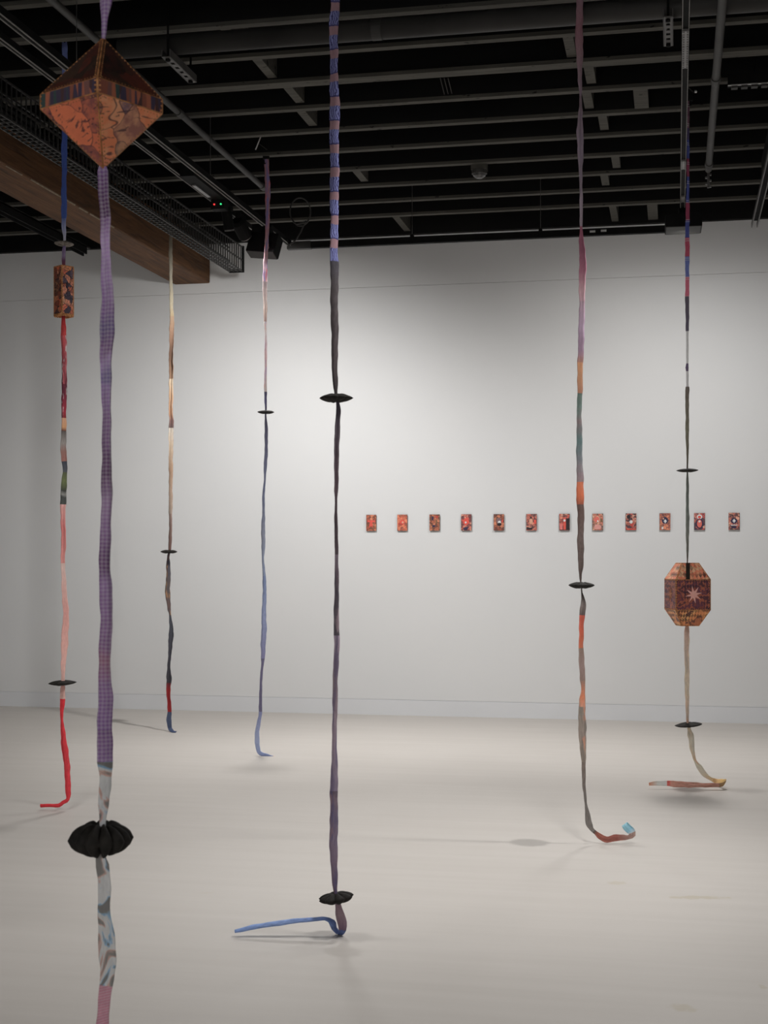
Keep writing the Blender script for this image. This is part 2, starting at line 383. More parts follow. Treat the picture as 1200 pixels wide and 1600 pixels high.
# gear on the left track
t = thing('power_box', (-2.93, 9.0, 3.70), 'long black driver box with small red and green lights on the left track', 'driver box')
loc(MB().box((-2.998, 8.35, 3.72), (-2.906, 9.02, 3.80)), 'case', M_BLACK, t)
loc(MB().box((-2.998, 8.95, 3.66), (-2.906, 9.03, 3.72)), 'end_case', M_BLACK, t)
loc(MB().box((-2.99, 8.55, 3.712), (-2.965, 8.85, 3.72)), 'label_plate', M_ALU, t)
for x_, c in ((-2.975, (1, 0.05, 0.05)), (-2.93, (0.05, 1, 0.3))):
    loc(MB().tube([(x_, 8.945, 3.69), (x_, 8.951, 3.69)], 0.0055, 10), 'indicator_light', emit('led', c, 1.2), t)
def track_head(x, y, z, label, aim=(0.2, 0.5, -0.8), r=0.045):
    t = thing('track_spotlight', (x, y, z), label, 'spotlight', 'spotlights on the left track')
    a = Vector(aim).normalized(); c = Vector((x, y, z - 0.085))
    loc(MB().box((x - 0.018, y - 0.07, z - 0.03), (x + 0.018, y + 0.07, z)), 'adapter', M_BLACK, t)
    loc(MB().tube([(x, y, z - 0.03), (x, y, z - 0.08)], 0.012, 10), 'stem', M_BLACK, t)
    loc(MB().tube([c - a * 0.07, c - a * 0.05, c + a * 0.08], [r * 0.7, r, r], 16), 'head', M_BLACK, t)
    loc(MB().tube([c + a * 0.081, c + a * 0.09], r * 0.9, 16), 'front_ring', M_ALU, t)
track_head(-2.95, 9.15, 3.735, 'small black spotlight just behind the red and green indicator lights', (0.05, 0.3, -0.9), 0.035)
track_head(-2.95, 9.45, 3.735, 'black spotlight next to the tilted black box on the left track', (0.1, 0.6, -0.4), 0.05)

# coiled cable beside the track corner
cc = P(469, 330, 10.62)
pts = []
for i in range(41):
    a = radians(250) - 2 * pi * i / 40 * 1.02
    pts.append(cc + CR * (0.076 * cos(a)) + Vector((0, 0, 0.103 * sin(a))) + CF * (0.03 * i / 40))
pts += [P(478, 345, 10.62), P(470, 362, 10.62), P(462, 375, 10.62), P(452, 383, 10.62), Vector((-2.885, 10.38, 3.779))]
pts = [P(478, 348, 10.6)] + pts
tag(MB().tube(pts, 0.006, 8).build('coiled_cable', M_WIRE, origin=P(456, 388, 10.62)), 'thin black cable coiled in a loop above the track corner', 'cable')

# detector under a joist
t = thing('smoke_detector', (P(749, 275, 10.05)), 'small grey bracket with clear domed detector hung below the joists', 'detector')
c = P(749, 262, 10.05)
loc(MB().obox(c + Vector((0, 0, 0.03)), (0.055, 0, 0), (0, 0.04, 0), (0, 0, 0.05)), 'bracket', M_BATTEN, t)
loc(MB().tube([c + Vector((0, 0, -0.02)), c + Vector((0, 0, -0.045))], 0.055, 20), 'base', M_GREYPIPE, t)
loc(MB().tube([c + Vector((0, 0, -0.045)), c + Vector((0, 0, -0.06)), c + Vector((0, 0, -0.075))], [0.05, 0.043, 0.022], 20), 'dome', M_DOME, t)
t = thing('wire_hanger', P(697, 145, 8.6), 'small black wire hanger between joists in mid ceiling', 'bracket')
for q in (688, 694, 700): loc(MB().tube([P(q, 122, 8.45), P(q + 7, 150, 8.6)], 0.003, 6), 'wire_arm', M_GREYPIPE, t)
loc(MB().obox(P(701, 148, 8.62), (0.02, 0, 0), (0, 0.03, 0), (0, 0, 0.012)), 'clip', M_BLACK, t)

# linear fixture at the right edge
t = thing('linear_fixture', P(1137, 135, 8.1), 'black linear fixture with a thin bright lower edge at the right', 'light fixture')
c = P(1137, 127, 8.1)
loc(MB().box((c.x, c.y - 0.03, c.z - 0.03), (c.x + 0.9, c.y + 0.03, c.z + 0.03)), 'body', M_BLACK, t)
loc(MB().box((c.x, c.y - 0.034, c.z - 0.036), (c.x + 0.9, c.y - 0.026, c.z - 0.030)), 'edge_trim', M_CHROME, t)
mb = MB()
for i in range(16): mb.box((c.x + 0.02 + i * 0.055, c.y - 0.02, c.z - 0.045), (c.x + 0.055 + i * 0.055, c.y + 0.02, c.z - 0.030))
loc(mb, 'perforated_strip', M_DUCT, t)
for q in (0.15, 0.75): loc(MB().tube([(c.x + q, c.y, c.z + 0.03), (c.x + q, c.y, ZC)], 0.005, 8), 'drop_rod', M_BLACK, t)

# ------------------------------------------------------------------ fabric and patchwork materials
GAIN = 1.55
def F(r, g, b):
    c = lin((r, g, b)); m = 0.3 * c[0] + 0.55 * c[1] + 0.15 * c[2]
    return tuple(min(0.85, (v * 0.86 + m * 0.14) * GAIN) for v in c)
def set_gain(g):
    global GAIN
    GAIN = g
MATN = [0]
def fabric(stops, kind='plain', jit=0.06, mode='LINEAR', var=0.18, alt=None):
    """stops: (0..1 along the section, sRGB)"""
    MATN[0] += 1
    k = NT('fabric_%d' % MATN[0], 0.85, 0.15)
    uv = k.uv('UVMap'); s = k.xyz(k.uv('S'))[0]; u, v = k.xyz(uv)[0], k.xyz(uv)[1]
    seed = (MATN[0] * 3.7, MATN[0] * 1.3, 0)
    co = k.mapv(uv, (1, 1, 1), seed)
    nz = k.noise(co, 26, 4)
    st = k.math('MULTIPLY_ADD', k.math('SUBTRACT', nz, 0.5), jit * 2, s)
    c = k.ramp(st, [(p, F(*q)) for p, q in stops], mode)
    fine = k.noise(k.mapv(co, (1, 0.25, 1)), 160, 3)
    if kind == 'check':
        q = 2 * pi / 0.0085
        g1 = k.math('SINE', k.math('MULTIPLY', u, q)); g2 = k.math('SINE', k.math('MULTIPLY', v, q))
        m = k.math('ADD', k.math('MULTIPLY', k.math('GREATER_THAN', g1, 0.0), 0.5), k.math('MULTIPLY', k.math('GREATER_THAN', g2, 0.0), 0.5))
        c = k.mix(0.18, c, F(150, 88, 140))
        c = k.mix(k.math('MULTIPLY', m, 0.32), c, F(206, 186, 212))
    elif kind == 'stripe':
        g2 = k.math('SINE', k.math('MULTIPLY', k.math('ADD', v, k.math('MULTIPLY', u, 0.4)), 2 * pi / 0.006))
        c = k.mix(k.math('MULTIPLY', k.math('GREATER_THAN', g2, 0.2), 0.35), c, F(215, 165, 180))
    elif kind == 'print':                         # blue figured blocks on a pink ground
        a_, b_, per = alt
        ph = k.math('FRACT', k.math('ADD', k.math('DIVIDE', v, per), k.math('MULTIPLY', nz, 0.22)))
        blk = k.math('LESS_THAN', ph, 0.62)
        wv = k.n('ShaderNodeTexWave', Vector=co, Scale=38, Distortion=9, Detail=2).outputs[1]
        inner = k.mix(k.math('LESS_THAN', wv, 0.33), F(*a_), F(*b_))
        edge = k.math('LESS_THAN', k.math('ABSOLUTE', k.math('SUBTRACT', ph, 0.6)), 0.03)
        c = k.mix(blk, c, inner); c = k.mix(edge, c, F(*b_))
    elif kind == 'streaky':                       # lengthwise coloured streaks
        a_, b_ = alt
        sn = k.noise(k.mapv(uv, (70, 7, 1), seed), 1.0, 4)
        c = k.mix(k.ramp(sn, [(0.48, 0.0), (0.58, 0.75)]), c, F(*a_))
        c = k.mix(k.ramp(k.noise(k.mapv(uv, (50, 9, 1), (9, 4, 2)), 1.0, 3), [(0.57, 0.0), (0.63, 0.8)]), c, F(*b_))
    elif kind == 'marble':
        mn = k.noise(k.mapv(uv, (14, 10, 1), seed), 1.3, 3, 0.5, 1.2)
        c2 = k.ramp(mn, [(0.0, F(80, 78, 76)), (0.40, F(110, 106, 102)), (0.455, F(178, 140, 128)), (0.475, F(196, 190, 196)), (0.56, F(200, 196, 202)), (0.59, F(110, 150, 178)), (0.63, F(100, 98, 96)), (1.0, F(70, 68, 66))])
        c = k.mix(0.9, c, c2)
    elif kind == 'tartan':
        ln = k.math('FRACT', k.math('DIVIDE', v, 0.115))
        l1 = k.math('LESS_THAN', k.math('ABSOLUTE', k.math('SUBTRACT', ln, 0.46)), 0.022)
        l2 = k.math('LESS_THAN', k.math('ABSOLUTE', k.math('SUBTRACT', ln, 0.56)), 0.022)
        dash = k.math('GREATER_THAN', k.math('SINE', k.math('MULTIPLY', u, 900)), -0.2)
        c = k.mix(k.math('MULTIPLY', k.math('MAXIMUM', l1, l2), k.math('MULTIPLY', dash, 0.7)), c, F(210, 200, 205))
    k.color(k.mix(1.0, c, k.ramp(fine, [(0.3, 1.0 - var), (0.7, 1.0)]), 'MULTIPLY'))
    k.bump(fine, 0.25, 0.003)
    return k.m

def catmull(pts, t):
    n = len(pts); i = min(int(t), n - 2); f = t - i
    p0, p1, p2, p3 = pts[max(i - 1, 0)], pts[i], pts[i + 1], pts[min(i + 2, n - 1)]
    return 0.5 * ((2 * p1) + (p2 - p0) * f + (2 * p0 - 5 * p1 + 4 * p2 - p3) * f * f + (3 * p1 - p0 - 3 * p2 + p3) * f ** 3)

def ribbon(root, d, nodes, sections, seed, fold=0.46, step=0.009, body=0.16):
    """nodes: (px, py, width px[, distance, twist deg]); sections: list of (node position along the path given as py or node index, material)"""
    rnd = random.Random(seed)
    C = []; W = []; T = []; PY = []
    for nd in nodes:
        dd = nd[3] if len(nd) > 3 and nd[3] else d
        C.append(P(nd[0], nd[1], dd)); W.append(nd[2] / FPX * dd); T.append(radians(nd[4]) if len(nd) > 4 else 0.0)
    # samples
    S = []
    for i in range(len(C) - 1):
        L = (C[i + 1] - C[i]).length; n = max(2, int(L / step))
        for j in range(n): S.append(i + j / n)
    S.append(len(C) - 1.0)
    cen = [catmull(C, t) for t in S]
    def lerpl(A, t):
        i = min(int(t), len(A) - 2); f = t - i; f = f * f * (3 - 2 * f); return A[i] * (1 - f) + A[i + 1] * f
    wid = [max(0.003, lerpl(W, t)) for t in S]; tw = [lerpl(T, t) for t in S]
    arc = [0.0]
    for i in range(1, len(cen)): arc.append(arc[-1] + (cen[i] - cen[i - 1]).length)
    tot = arc[-1]; o = root.location.copy(); o.z = 0
    ph = [rnd.uniform(0, 6.28) for _ in range(6)]
    wd = CR.copy(); NU = 8
    rings = []; uvr = []
    us = [-cos(pi * i / NU) for i in range(NU + 1)]
    for i, c in enumerate(cen):
        tg = (cen[min(i + 1, len(cen) - 1)] - cen[max(i - 1, 0)]).normalized()
        wd = (wd - tg * wd.dot(tg)).normalized(); nn = tg.cross(wd)
        s = arc[i]
        al = tw[i] + 0.30 * sin(s * 5.1 + ph[0]) + 0.16 * sin(s * 13.7 + ph[1])
        A = wd * cos(al) + nn * sin(al); B = nn * cos(al) - wd * sin(al)
        a = wid[i] / 2 / max(0.8, cos(0.3 * sin(s * 5.1 + ph[0])))
        a *= 1 + 0.06 * sin(s * 23 + ph[2]) + 0.045 * sin(s * 57 + ph[3]) + 0.03 * sin(s * 131 + ph[1])
        c = c + wd * (a * (0.07 * sin(s * 31 + ph[5]) + 0.05 * sin(s * 74 + ph[0])))
        fa = fold * (0.6 + 0.4 * sin(s * 3.3 + ph[3])); p1 = s * 2.6 + ph[4]; p2 = s * 8.5 + ph[5]
        th = body * a + 0.0012
        def off(u): return a * fa * (sin(2.6 * u + p1) * 0.7 + 0.35 * sin(6.3 * u + p2) + 0.15 * sin(11 * u - p2 * 1.7))
        fr = [A * (a * u) + B * (off(u) + th * sqrt(max(0, 1 - u * u))) for u in us]
        bk = [A * (a * u) + B * (off(u) - th * sqrt(max(0, 1 - u * u))) for u in us[-2:0:-1]]
        rings.append([c + q for q in fr + bk])
        uvr.append([(a * u, s) for u in us] + [(a * u + 0.013, s) for u in us[-2:0:-1]])
    m = len(rings[0])
    # section cut positions in sample index
    def idx(key):
        if isinstance(key, tuple): tt = key[0]
        else:
            tt = len(nodes) - 1.0
            for q in range(len(nodes) - 1):
                a_, b_ = nodes[q][1], nodes[q + 1][1]
                if a_ <= key <= b_ and b_ > a_: tt = q + (key - a_) / (b_ - a_); break
        return min(range(len(S)), key=lambda z: abs(S[z] - tt))
    for kx, (start, end, mat) in enumerate(sections):
        i0, i1 = idx(start), idx(end)
        if i1 <= i0: continue
        vs_, uv, u2, fs = [], [], [], []
        for i in range(i0, i1 + 1):
            for q in range(m):
                vs_.append(rings[i][q] - o); uv.append(uvr[i][q]); u2.append(((arc[i] - arc[i0]) / max(1e-6, arc[i1] - arc[i0]), 0))
        nr = i1 - i0 + 1
        for i in range(nr - 1):
            for q in range(m):
                a_, b_ = i * m + q, i * m + (q + 1) % m
                fs.append((a_, a_ + m, b_ + m, b_))
        if kx == 0: fs.append(tuple(range(m)))
        if kx == len(sections) - 1: fs.append(tuple((nr - 1) * m + q for q in reversed(range(m))))
        sec = mesh_obj('fabric_section', vs_, fs, mat, root, True, uv, u2)
    return cen

def pod_material(name, a, b, scale=60):
    k = NT(name, 0.75, 0.25); co = k.obj(); nz = k.noise(co, scale, 5)
    k.color(k.ramp(nz, [(0.3, a), (0.7, b)])); k.bump(nz, 0.5, 0.004); return k.m
M_POD = pod_material('black_seed_pod', (0.008, 0.007, 0.006), (0.022, 0.019, 0.016))
M_PODBIG = pod_material('charcoal_seed_pod', (0.012, 0.011, 0.010), (0.035, 0.031, 0.027), 45)
M_PODPALE = pod_material('pale_dried_pod', (0.10, 0.08, 0.065), (0.30, 0.27, 0.24))
def pod(root, px, py, d, wpx, hpx, lobes, mat=M_POD, tilt=0.0, pitch=0.0, puff=0.6, groove=0.5, star=0.1, seed=0):
    """scalloped lens-shaped pod threaded on the ribbon"""
    rnd = random.Random(seed)
    R_ = wpx / 2 / FPX * d; elev = abs(HORIZON - py) / FPX
    H = max(0.13 * R_, sqrt(max(0.0, (hpx / 2) ** 2 - (elev * wpx * 0.46) ** 2)) / FPX * d)
    NA, NR = lobes * 10, 9
    irr = [rnd.uniform(0.9, 1.05) for _ in range(lobes)]; ih = [rnd.uniform(0.88, 1.05) for _ in range(lobes)]
    M3 = Matrix.Rotation(-YAW * 0, 4, 'Z') @ Matrix.Rotation(tilt, 4, CF) @ Matrix.Rotation(pitch, 4, CR)
    c = P(px, py, d) - Vector((root.location.x, root.location.y, 0))
    vs_, fs = [], []
    ph0 = rnd.uniform(0, 6.28)
    for side in (1, -1):
        for i in range(NR + 1):
            rho = i / NR
            for q in range(NA):
                f = q / NA * lobes; L = int(f) % lobes; ff = f - int(f)
                lobe = sin(pi * ff)
                rad = R_ * irr[L] * (1 - star + star * (lobe ** 0.7)) if star >= 0 else R_ * irr[L] * (1 + star * (1 - (1 - abs(2 * ff - 1)) ** 0.8) )
                rr = rad * (0.06 + 0.94 * rho)
                prof = (1 - rho ** 2.4) ** puff * (0.72 + 0.28 * min(1, rho * 3))
                g_ = 1 - groove * (1 - lobe ** 0.55) * min(1, rho * 2.2)
                z = side * H * ih[L] ** (lobe) * prof * g_
                a = 2 * pi * q / NA + ph0
                vs_.append(c + (M3 @ Vector((rr * cos(a), rr * sin(a), z))))
    n1 = (NR + 1) * NA
    for side in (0, 1):
        b0 = side * n1
        for i in range(NR):
            for q in range(NA):
                a_, b_ = b0 + i * NA + q, b0 + i * NA + (q + 1) % NA
                fs.append((a_, a_ + NA, b_ + NA, b_) if side == 0 else (a_, b_, b_ + NA, a_ + NA))
        ringv = [b0 + q for q in range(NA)]
        fs.append(tuple(ringv) if side == 0 else tuple(reversed(ringv)))
    o = mesh_obj('seed_pod', vs_, fs, mat, root, True)
    bm = bmesh.new(); bm.from_mesh(o.data); bmesh.ops.remove_doubles(bm, verts=bm.verts, dist=R_ * 0.002)
    bmesh.ops.recalc_face_normals(bm, faces=bm.faces); bm.to_mesh(o.data); bm.free()
    return o

# collage materials for the patchwork solids
def collage(palette, scale, seed, lines=(20, 16, 22), linew=0.035, stretch=(1, 1, 1), gain=1.0, spec=0.3):
    MATN[0] += 1
    k = NT('painted_patchwork_%d' % MATN[0], 0.5, spec); uv = k.uv('UVMap'); co = k.mapv(uv, stretch, (seed * 2.3, seed * 1.7, 0), (0, 0, seed))
    nzc = k.n('ShaderNodeTexNoise', Vector=co, Scale=scale * 0.8, Detail=2).outputs[1]
    dco = k.n('ShaderNodeVectorMath', props={'operation': 'MULTIPLY_ADD'}, i0=nzc, i1=(1.3 / scale,) * 3, i2=co).outputs[0]
    vr = k.n('ShaderNodeTexVoronoi', Vector=dco, Scale=scale)
    val = k.xyz(vr.outputs['Color'])[0]
    n = len(palette)
    c = k.ramp(val, [(i / n, tuple(q * gain for q in F(*p))) for i, p in enumerate(palette)], 'CONSTANT')
    c = k.mix(k.ramp(k.noise(co, scale * 2.2, 4), [(0.45, 0.0), (0.62, 0.65)]), c, F(*palette[seed % n]))
    ed = k.n('ShaderNodeTexVoronoi', props={'feature': 'DISTANCE_TO_EDGE'}, Vector=dco, Scale=scale).outputs[0]
    c = k.mix(k.math('MULTIPLY', k.math('LESS_THAN', ed, linew), 0.8), c, F(*lines))
    c = k.mix(k.ramp(k.noise(k.mapv(co, (1, 3, 1)), scale * 1.4, 3, 0.5, 2.0), [(0.60, 0.0), (0.64, 0.85)]), c, F(*lines))
    k.color(c); k.bump(ed, 0.15, 0.002); return k.m
def stripes_mat(palette, scale, seed, gain=1.0):
    MATN[0] += 1
    k = NT('striped_patchwork_%d' % MATN[0], 0.5, 0.3); uv = k.uv('UVMap')
    vr = k.n('ShaderNodeTexVoronoi', Vector=k.mapv(uv, (1, 0.12, 1), (seed, 0, 0)), Scale=scale)
    n = len(palette)
    k.color(k.ramp(k.xyz(vr.outputs['Color'])[0], [(i / n, tuple(q * gain for q in F(*p))) for i, p in enumerate(palette)], 'CONSTANT')); return k.m
def diamonds_mat(palette, size, seed, gain=1.0, dark=(35, 26, 28)):
    """rows of little triangles over a mottled ground"""
    MATN[0] += 1
    k = NT('diamond_patchwork_%d' % MATN[0], 0.5, 0.3); uv = k.uv('UVMap'); x, y = k.xyz(uv)[0], k.xyz(uv)[1]
    fx = k.math('PINGPONG', x, size); row = k.math('PINGPONG', y, size * 1.9)
    tri = k.math('LESS_THAN', fx, k.math('MULTIPLY', row, 0.52))
    n = len(palette); nz = k.noise(k.mapv(uv, (1, 1, 1), (seed, seed * 2, 0)), 14, 4)
    g = k.ramp(nz, [(0.3 + 0.4 * i / n, tuple(q * gain for q in F(*p))) for i, p in enumerate(palette)], 'CONSTANT')
    msk = k.ramp(k.noise(k.mapv(uv, (1, 1, 1), (seed * 3, 1, 0)), 9, 2), [(0.42, 0.15), (0.55, 0.85)])
    k.color(k.mix(k.math('MULTIPLY', tri, msk), g, F(*dark))); return k.m

def plate(name, pts, out, thick, mat, parent, shrink=0.0, lift=0.0):
    pts = [Vector(p) for p in pts]; c = sum(pts, Vector()) / len(pts)
    n = (pts[1] - pts[0]).cross(pts[2] - pts[0]).normalized()
    if n.dot(out) < 0: pts.reverse(); n = -n
    if shrink: pts = [p + (c - p).normalized() * shrink for p in pts]
    m = len(pts); bot = [p + n * lift for p in pts]; top = [p + n * (lift + thick) for p in pts]
    fs = [tuple(m + i for i in range(m)), tuple(reversed(range(m)))] + [(i, (i + 1) % m, m + (i + 1) % m, m + i) for i in range(m)]
    ux = (pts[1] - pts[0]).normalized()
    if abs(ux.z) > 0.7: ux = n.cross(ux)
    up = n.cross(ux)
    if up.z < 0: ux, up = -ux, -up
    uv = [((p - c).dot(ux), (p - c).dot(up)) for p in bot + top]
    return mesh_obj(name, bot + top, fs, mat, parent, False, uv)
M_SEAM = mottled('tan_stitched_edging', F(120, 74, 34), F(176, 118, 62), 60, 0.7)
def seam(a, b, r, pitch, parent, center, slen=None):
    a, b = Vector(a), Vector(b); d = b - a; L = d.length; d.normalize()
    mb = MB().tube([a, b], r, 6); out = ((a + b) / 2 - center).normalized(); out = (out - d * out.dot(d)).normalized(); side = d.cross(out)
    n = max(3, int(L / pitch)); sl = slen or r * 3.2
    for i in range(n):
        p = a + d * (L * (i + 0.5) / n)
        for s_ in (-1, 1):
            mb.obox(p + side * s_ * sl * 0.55 - out * r * 0.35, side * sl * 0.55 - out * sl * 0.25 * s_ * 0, d * pitch * 0.16, out * r * 0.5)
    return mb.build('stitched_seam', M_SEAM, parent)
M_INNER = mottled('dark_lining', (0.02, 0.012, 0.008), (0.03, 0.018, 0.012), 20)
def body_from(faces, root, c, scale=0.985):
    vs_, fs = [], []
    for f in faces:
        n = len(vs_); vs_ += [c + (Vector(p) - c) * scale for p in f]; fs.append(tuple(range(n, n + len(f))))
    o = mesh_obj('patchwork_solid', vs_, fs, M_INNER, root)
    bm = bmesh.new(); bm.from_mesh(o.data); bmesh.ops.remove_doubles(bm, verts=bm.verts, dist=1e-4); bmesh.ops.recalc_face_normals(bm, faces=bm.faces)
    bm.to_mesh(o.data); bm.free(); return o

WARM = [(150, 70, 45), (120, 52, 36), (178, 104, 66), (60, 38, 46), (200, 88, 48), (132, 84, 60), (88, 50, 44), (190, 124, 88)]
RUSTY = [(150, 66, 42), (136, 58, 40), (170, 84, 52), (74, 46, 58), (160, 70, 44), (110, 60, 56), (64, 44, 52), (186, 92, 54)]
TANNY = [(190, 118, 80), (176, 104, 72), (104, 76, 84), (214, 98, 52), (166, 104, 76), (124, 76, 66), (84, 66, 60), (196, 126, 88)]
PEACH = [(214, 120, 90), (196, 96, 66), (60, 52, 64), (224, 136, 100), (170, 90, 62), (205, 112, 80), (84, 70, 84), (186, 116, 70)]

# ------------------------------------------------------------------ RIBBON A: near purple ribbon with double pyramid
set_gain(1.95)
dA = 3.0
rA = thing('hanging_ribbon', (P(163, 900, dA).x, P(163, 900, dA).y, 0.0), 'near purple checked ribbon carrying a double pyramid and a large black pod', 'hanging sculpture', 'hanging ribbons')
oA = Vector((rA.location.x, rA.location.y, 0))
M_PUR = fabric([(0.0, (78, 62, 104)), (0.5, (92, 70, 118)), (1.0, (98, 78, 124))], 'check')
ribbon(rA, dA, [(163, -1150, 22), (164, -500, 23), (166, -120, 25), (165, -40, 26), (164, 0, 22), (162, 40, 11), (161, 66, 6)], [(-1150, 66, M_PUR)], 1)
nodesA = [(161, 258, 9), (161, 268, 15), (162, 300, 17), (164, 340, 18), (166, 400, 19), (168, 450, 20), (168, 500, 22), (167, 550, 21), (166, 600, 19),
          (166, 650, 17), (166.5, 700, 16), (166, 760, 18), (165, 850, 17), (164, 900, 17), (165, 920, 18), (166, 990, 19), (163.5, 1030, 18), (164, 1080, 20),
          (164, 1140, 23), (165, 1190, 25), (164, 1220, 20), (162, 1250, 17), (160.5, 1278, 11), (160, 1300, 9)]
ribbon(rA, dA, nodesA, [
    (258, 340, fabric([(0, (104, 82, 140)), (0.25, (66, 46, 92)), (0.8, (44, 28, 62)), (1, (58, 40, 76))], 'check', var=0.3)),
    (340, 742, fabric([(0, (92, 70, 112)), (0.10, (150, 126, 172)), (0.25, (126, 104, 150)), (0.36, (104, 82, 128)), (0.43, (72, 72, 112)), (0.50, (96, 72, 112)), (0.55, (140, 120, 164)),
                       (0.62, (88, 88, 132)), (0.66, (126, 104, 154)), (0.78, (112, 88, 130)), (0.9, (92, 68, 108)), (1, (62, 42, 74))], 'check')),
    (742, 1140, fabric([(0, (70, 48, 82)), (0.10, (136, 114, 150)), (0.2, (124, 98, 142)), (0.3, (96, 70, 112)), (0.36, (78, 52, 92)), (0.42, (124, 98, 146)), (0.66, (112, 84, 126)),
                        (0.74, (132, 84, 104)), (0.82, (114, 86, 132)), (1, (104, 78, 132))], 'check')),
    (1140, 1190, fabric([(0, (92, 66, 112)), (1, (112, 86, 136))], 'check')),
    (1190, 1300, fabric([(0, (120, 118, 118)), (0.6, (150, 150, 160)), (1, (112, 124, 158))], 'marble'))], 2)
ribbon(rA, dA, [(158, 1330, 12), (157.5, 1342, 18), (160, 1352, 21), (162, 1368, 20), (163, 1382, 20), (163.5, 1420, 21), (166, 1450, 24), (167.5, 1480, 27), (168, 1500, 28), (167, 1520, 23),
                (166, 1540, 20), (163, 1570, 20), (161, 1600, 22), (160, 1680, 20), (162, 1790, 18), (164, 1860, 15), (160, 1893, 14, 2.98), (140, 1897, 20, 2.98), (110, 1898, 18, 2.99)],
       [(1330, 1537, fabric([(0, (170, 168, 172)), (1, (176, 174, 176))], 'marble')), (1537, (18.0,), fabric([(0, (176, 116, 132)), (1, (160, 96, 116))], 'stripe'))], 3)
pod(rA, 159, 1311, dA, 104, 58, 12, M_PODBIG, puff=0.62, groove=0.6, star=0.13, seed=4)
# double pyramid
cA = P(159, 163, dA) - oA
fr = (-CF * 0.124 + CR * 0.016); rt = (CR * 0.124 + CF * 0.016)
corn = [fr, rt, -fr, -rt]; hb = Vector((0, 0, 0.0145))
top, bot = cA + Vector((0, 0, 0.138)) + CR * 0.003, cA - Vector((0, 0, 0.134)) + CR * 0.003
U = [cA + c + hb for c in corn]; D_ = [cA + c - hb for c in corn]
facesA = [[U[i], U[(i + 1) % 4], top] for i in range(4)] + [[D_[i], D_[(i + 1) % 4], bot] for i in range(4)] + [[U[i], U[(i + 1) % 4], D_[(i + 1) % 4], D_[i]] for i in range(4)]
bA = body_from(facesA, rA, cA); bA['label'] = 'double pyramid of painted patchwork panels'
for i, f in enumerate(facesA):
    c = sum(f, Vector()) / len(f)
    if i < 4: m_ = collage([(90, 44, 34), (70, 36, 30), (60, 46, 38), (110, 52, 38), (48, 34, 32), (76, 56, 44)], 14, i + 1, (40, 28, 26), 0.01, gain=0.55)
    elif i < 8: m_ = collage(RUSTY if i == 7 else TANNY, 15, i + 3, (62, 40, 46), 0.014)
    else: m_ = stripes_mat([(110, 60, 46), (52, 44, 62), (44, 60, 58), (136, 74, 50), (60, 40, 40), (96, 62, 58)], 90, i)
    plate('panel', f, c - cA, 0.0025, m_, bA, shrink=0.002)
for i in range(4):
    for a, b in ((U[i], top), (D_[i], bot), (U[i], U[(i + 1) % 4]), (D_[i], D_[(i + 1) % 4]), (U[i], D_[i])):
        seam(a, b, 0.0024, 0.0085, bA, cA, 0.006)

# ------------------------------------------------------------------ RIBBON B: far-left ribbon with pale pod, tall box, red tail
set_gain(1.7)
dB = 7.75
rB = thing('hanging_ribbon', (P(100, 900, dB).x, P(100, 900, dB).y, 0.0), 'leftmost ribbon, blue above and bright red below, with a tall patchwork box', 'hanging sculpture', 'hanging ribbons')
oB = Vector((rB.location.x, rB.location.y, 0))
ribbon(rB, dB, [(99, 52, 7), (101, 70, 8), (101, 150, 8), (100.5, 260, 9), (100, 320, 9), (100, 352, 8), (101, 370, 5), (101, 382, 4)],
       [(52, 340, fabric([(0, (82, 92, 140)), (0.3, (84, 98, 150)), (0.45, (48, 66, 130)), (1, (58, 82, 150))])), (340, 382, fabric([(0, (84, 100, 152)), (0.5, (150, 152, 180)), (1, (186, 184, 198))]))], 11)
ribbon(rB, dB, [(101, 382, 4), (100, 392, 6), (99.5, 405, 6), (100, 418, 4)], [(382, 418, fabric([(0, (96, 84, 118)), (0.5, (124, 104, 136)), (0.7, (96, 58, 84)), (1, (120, 44, 50))]))], 12)
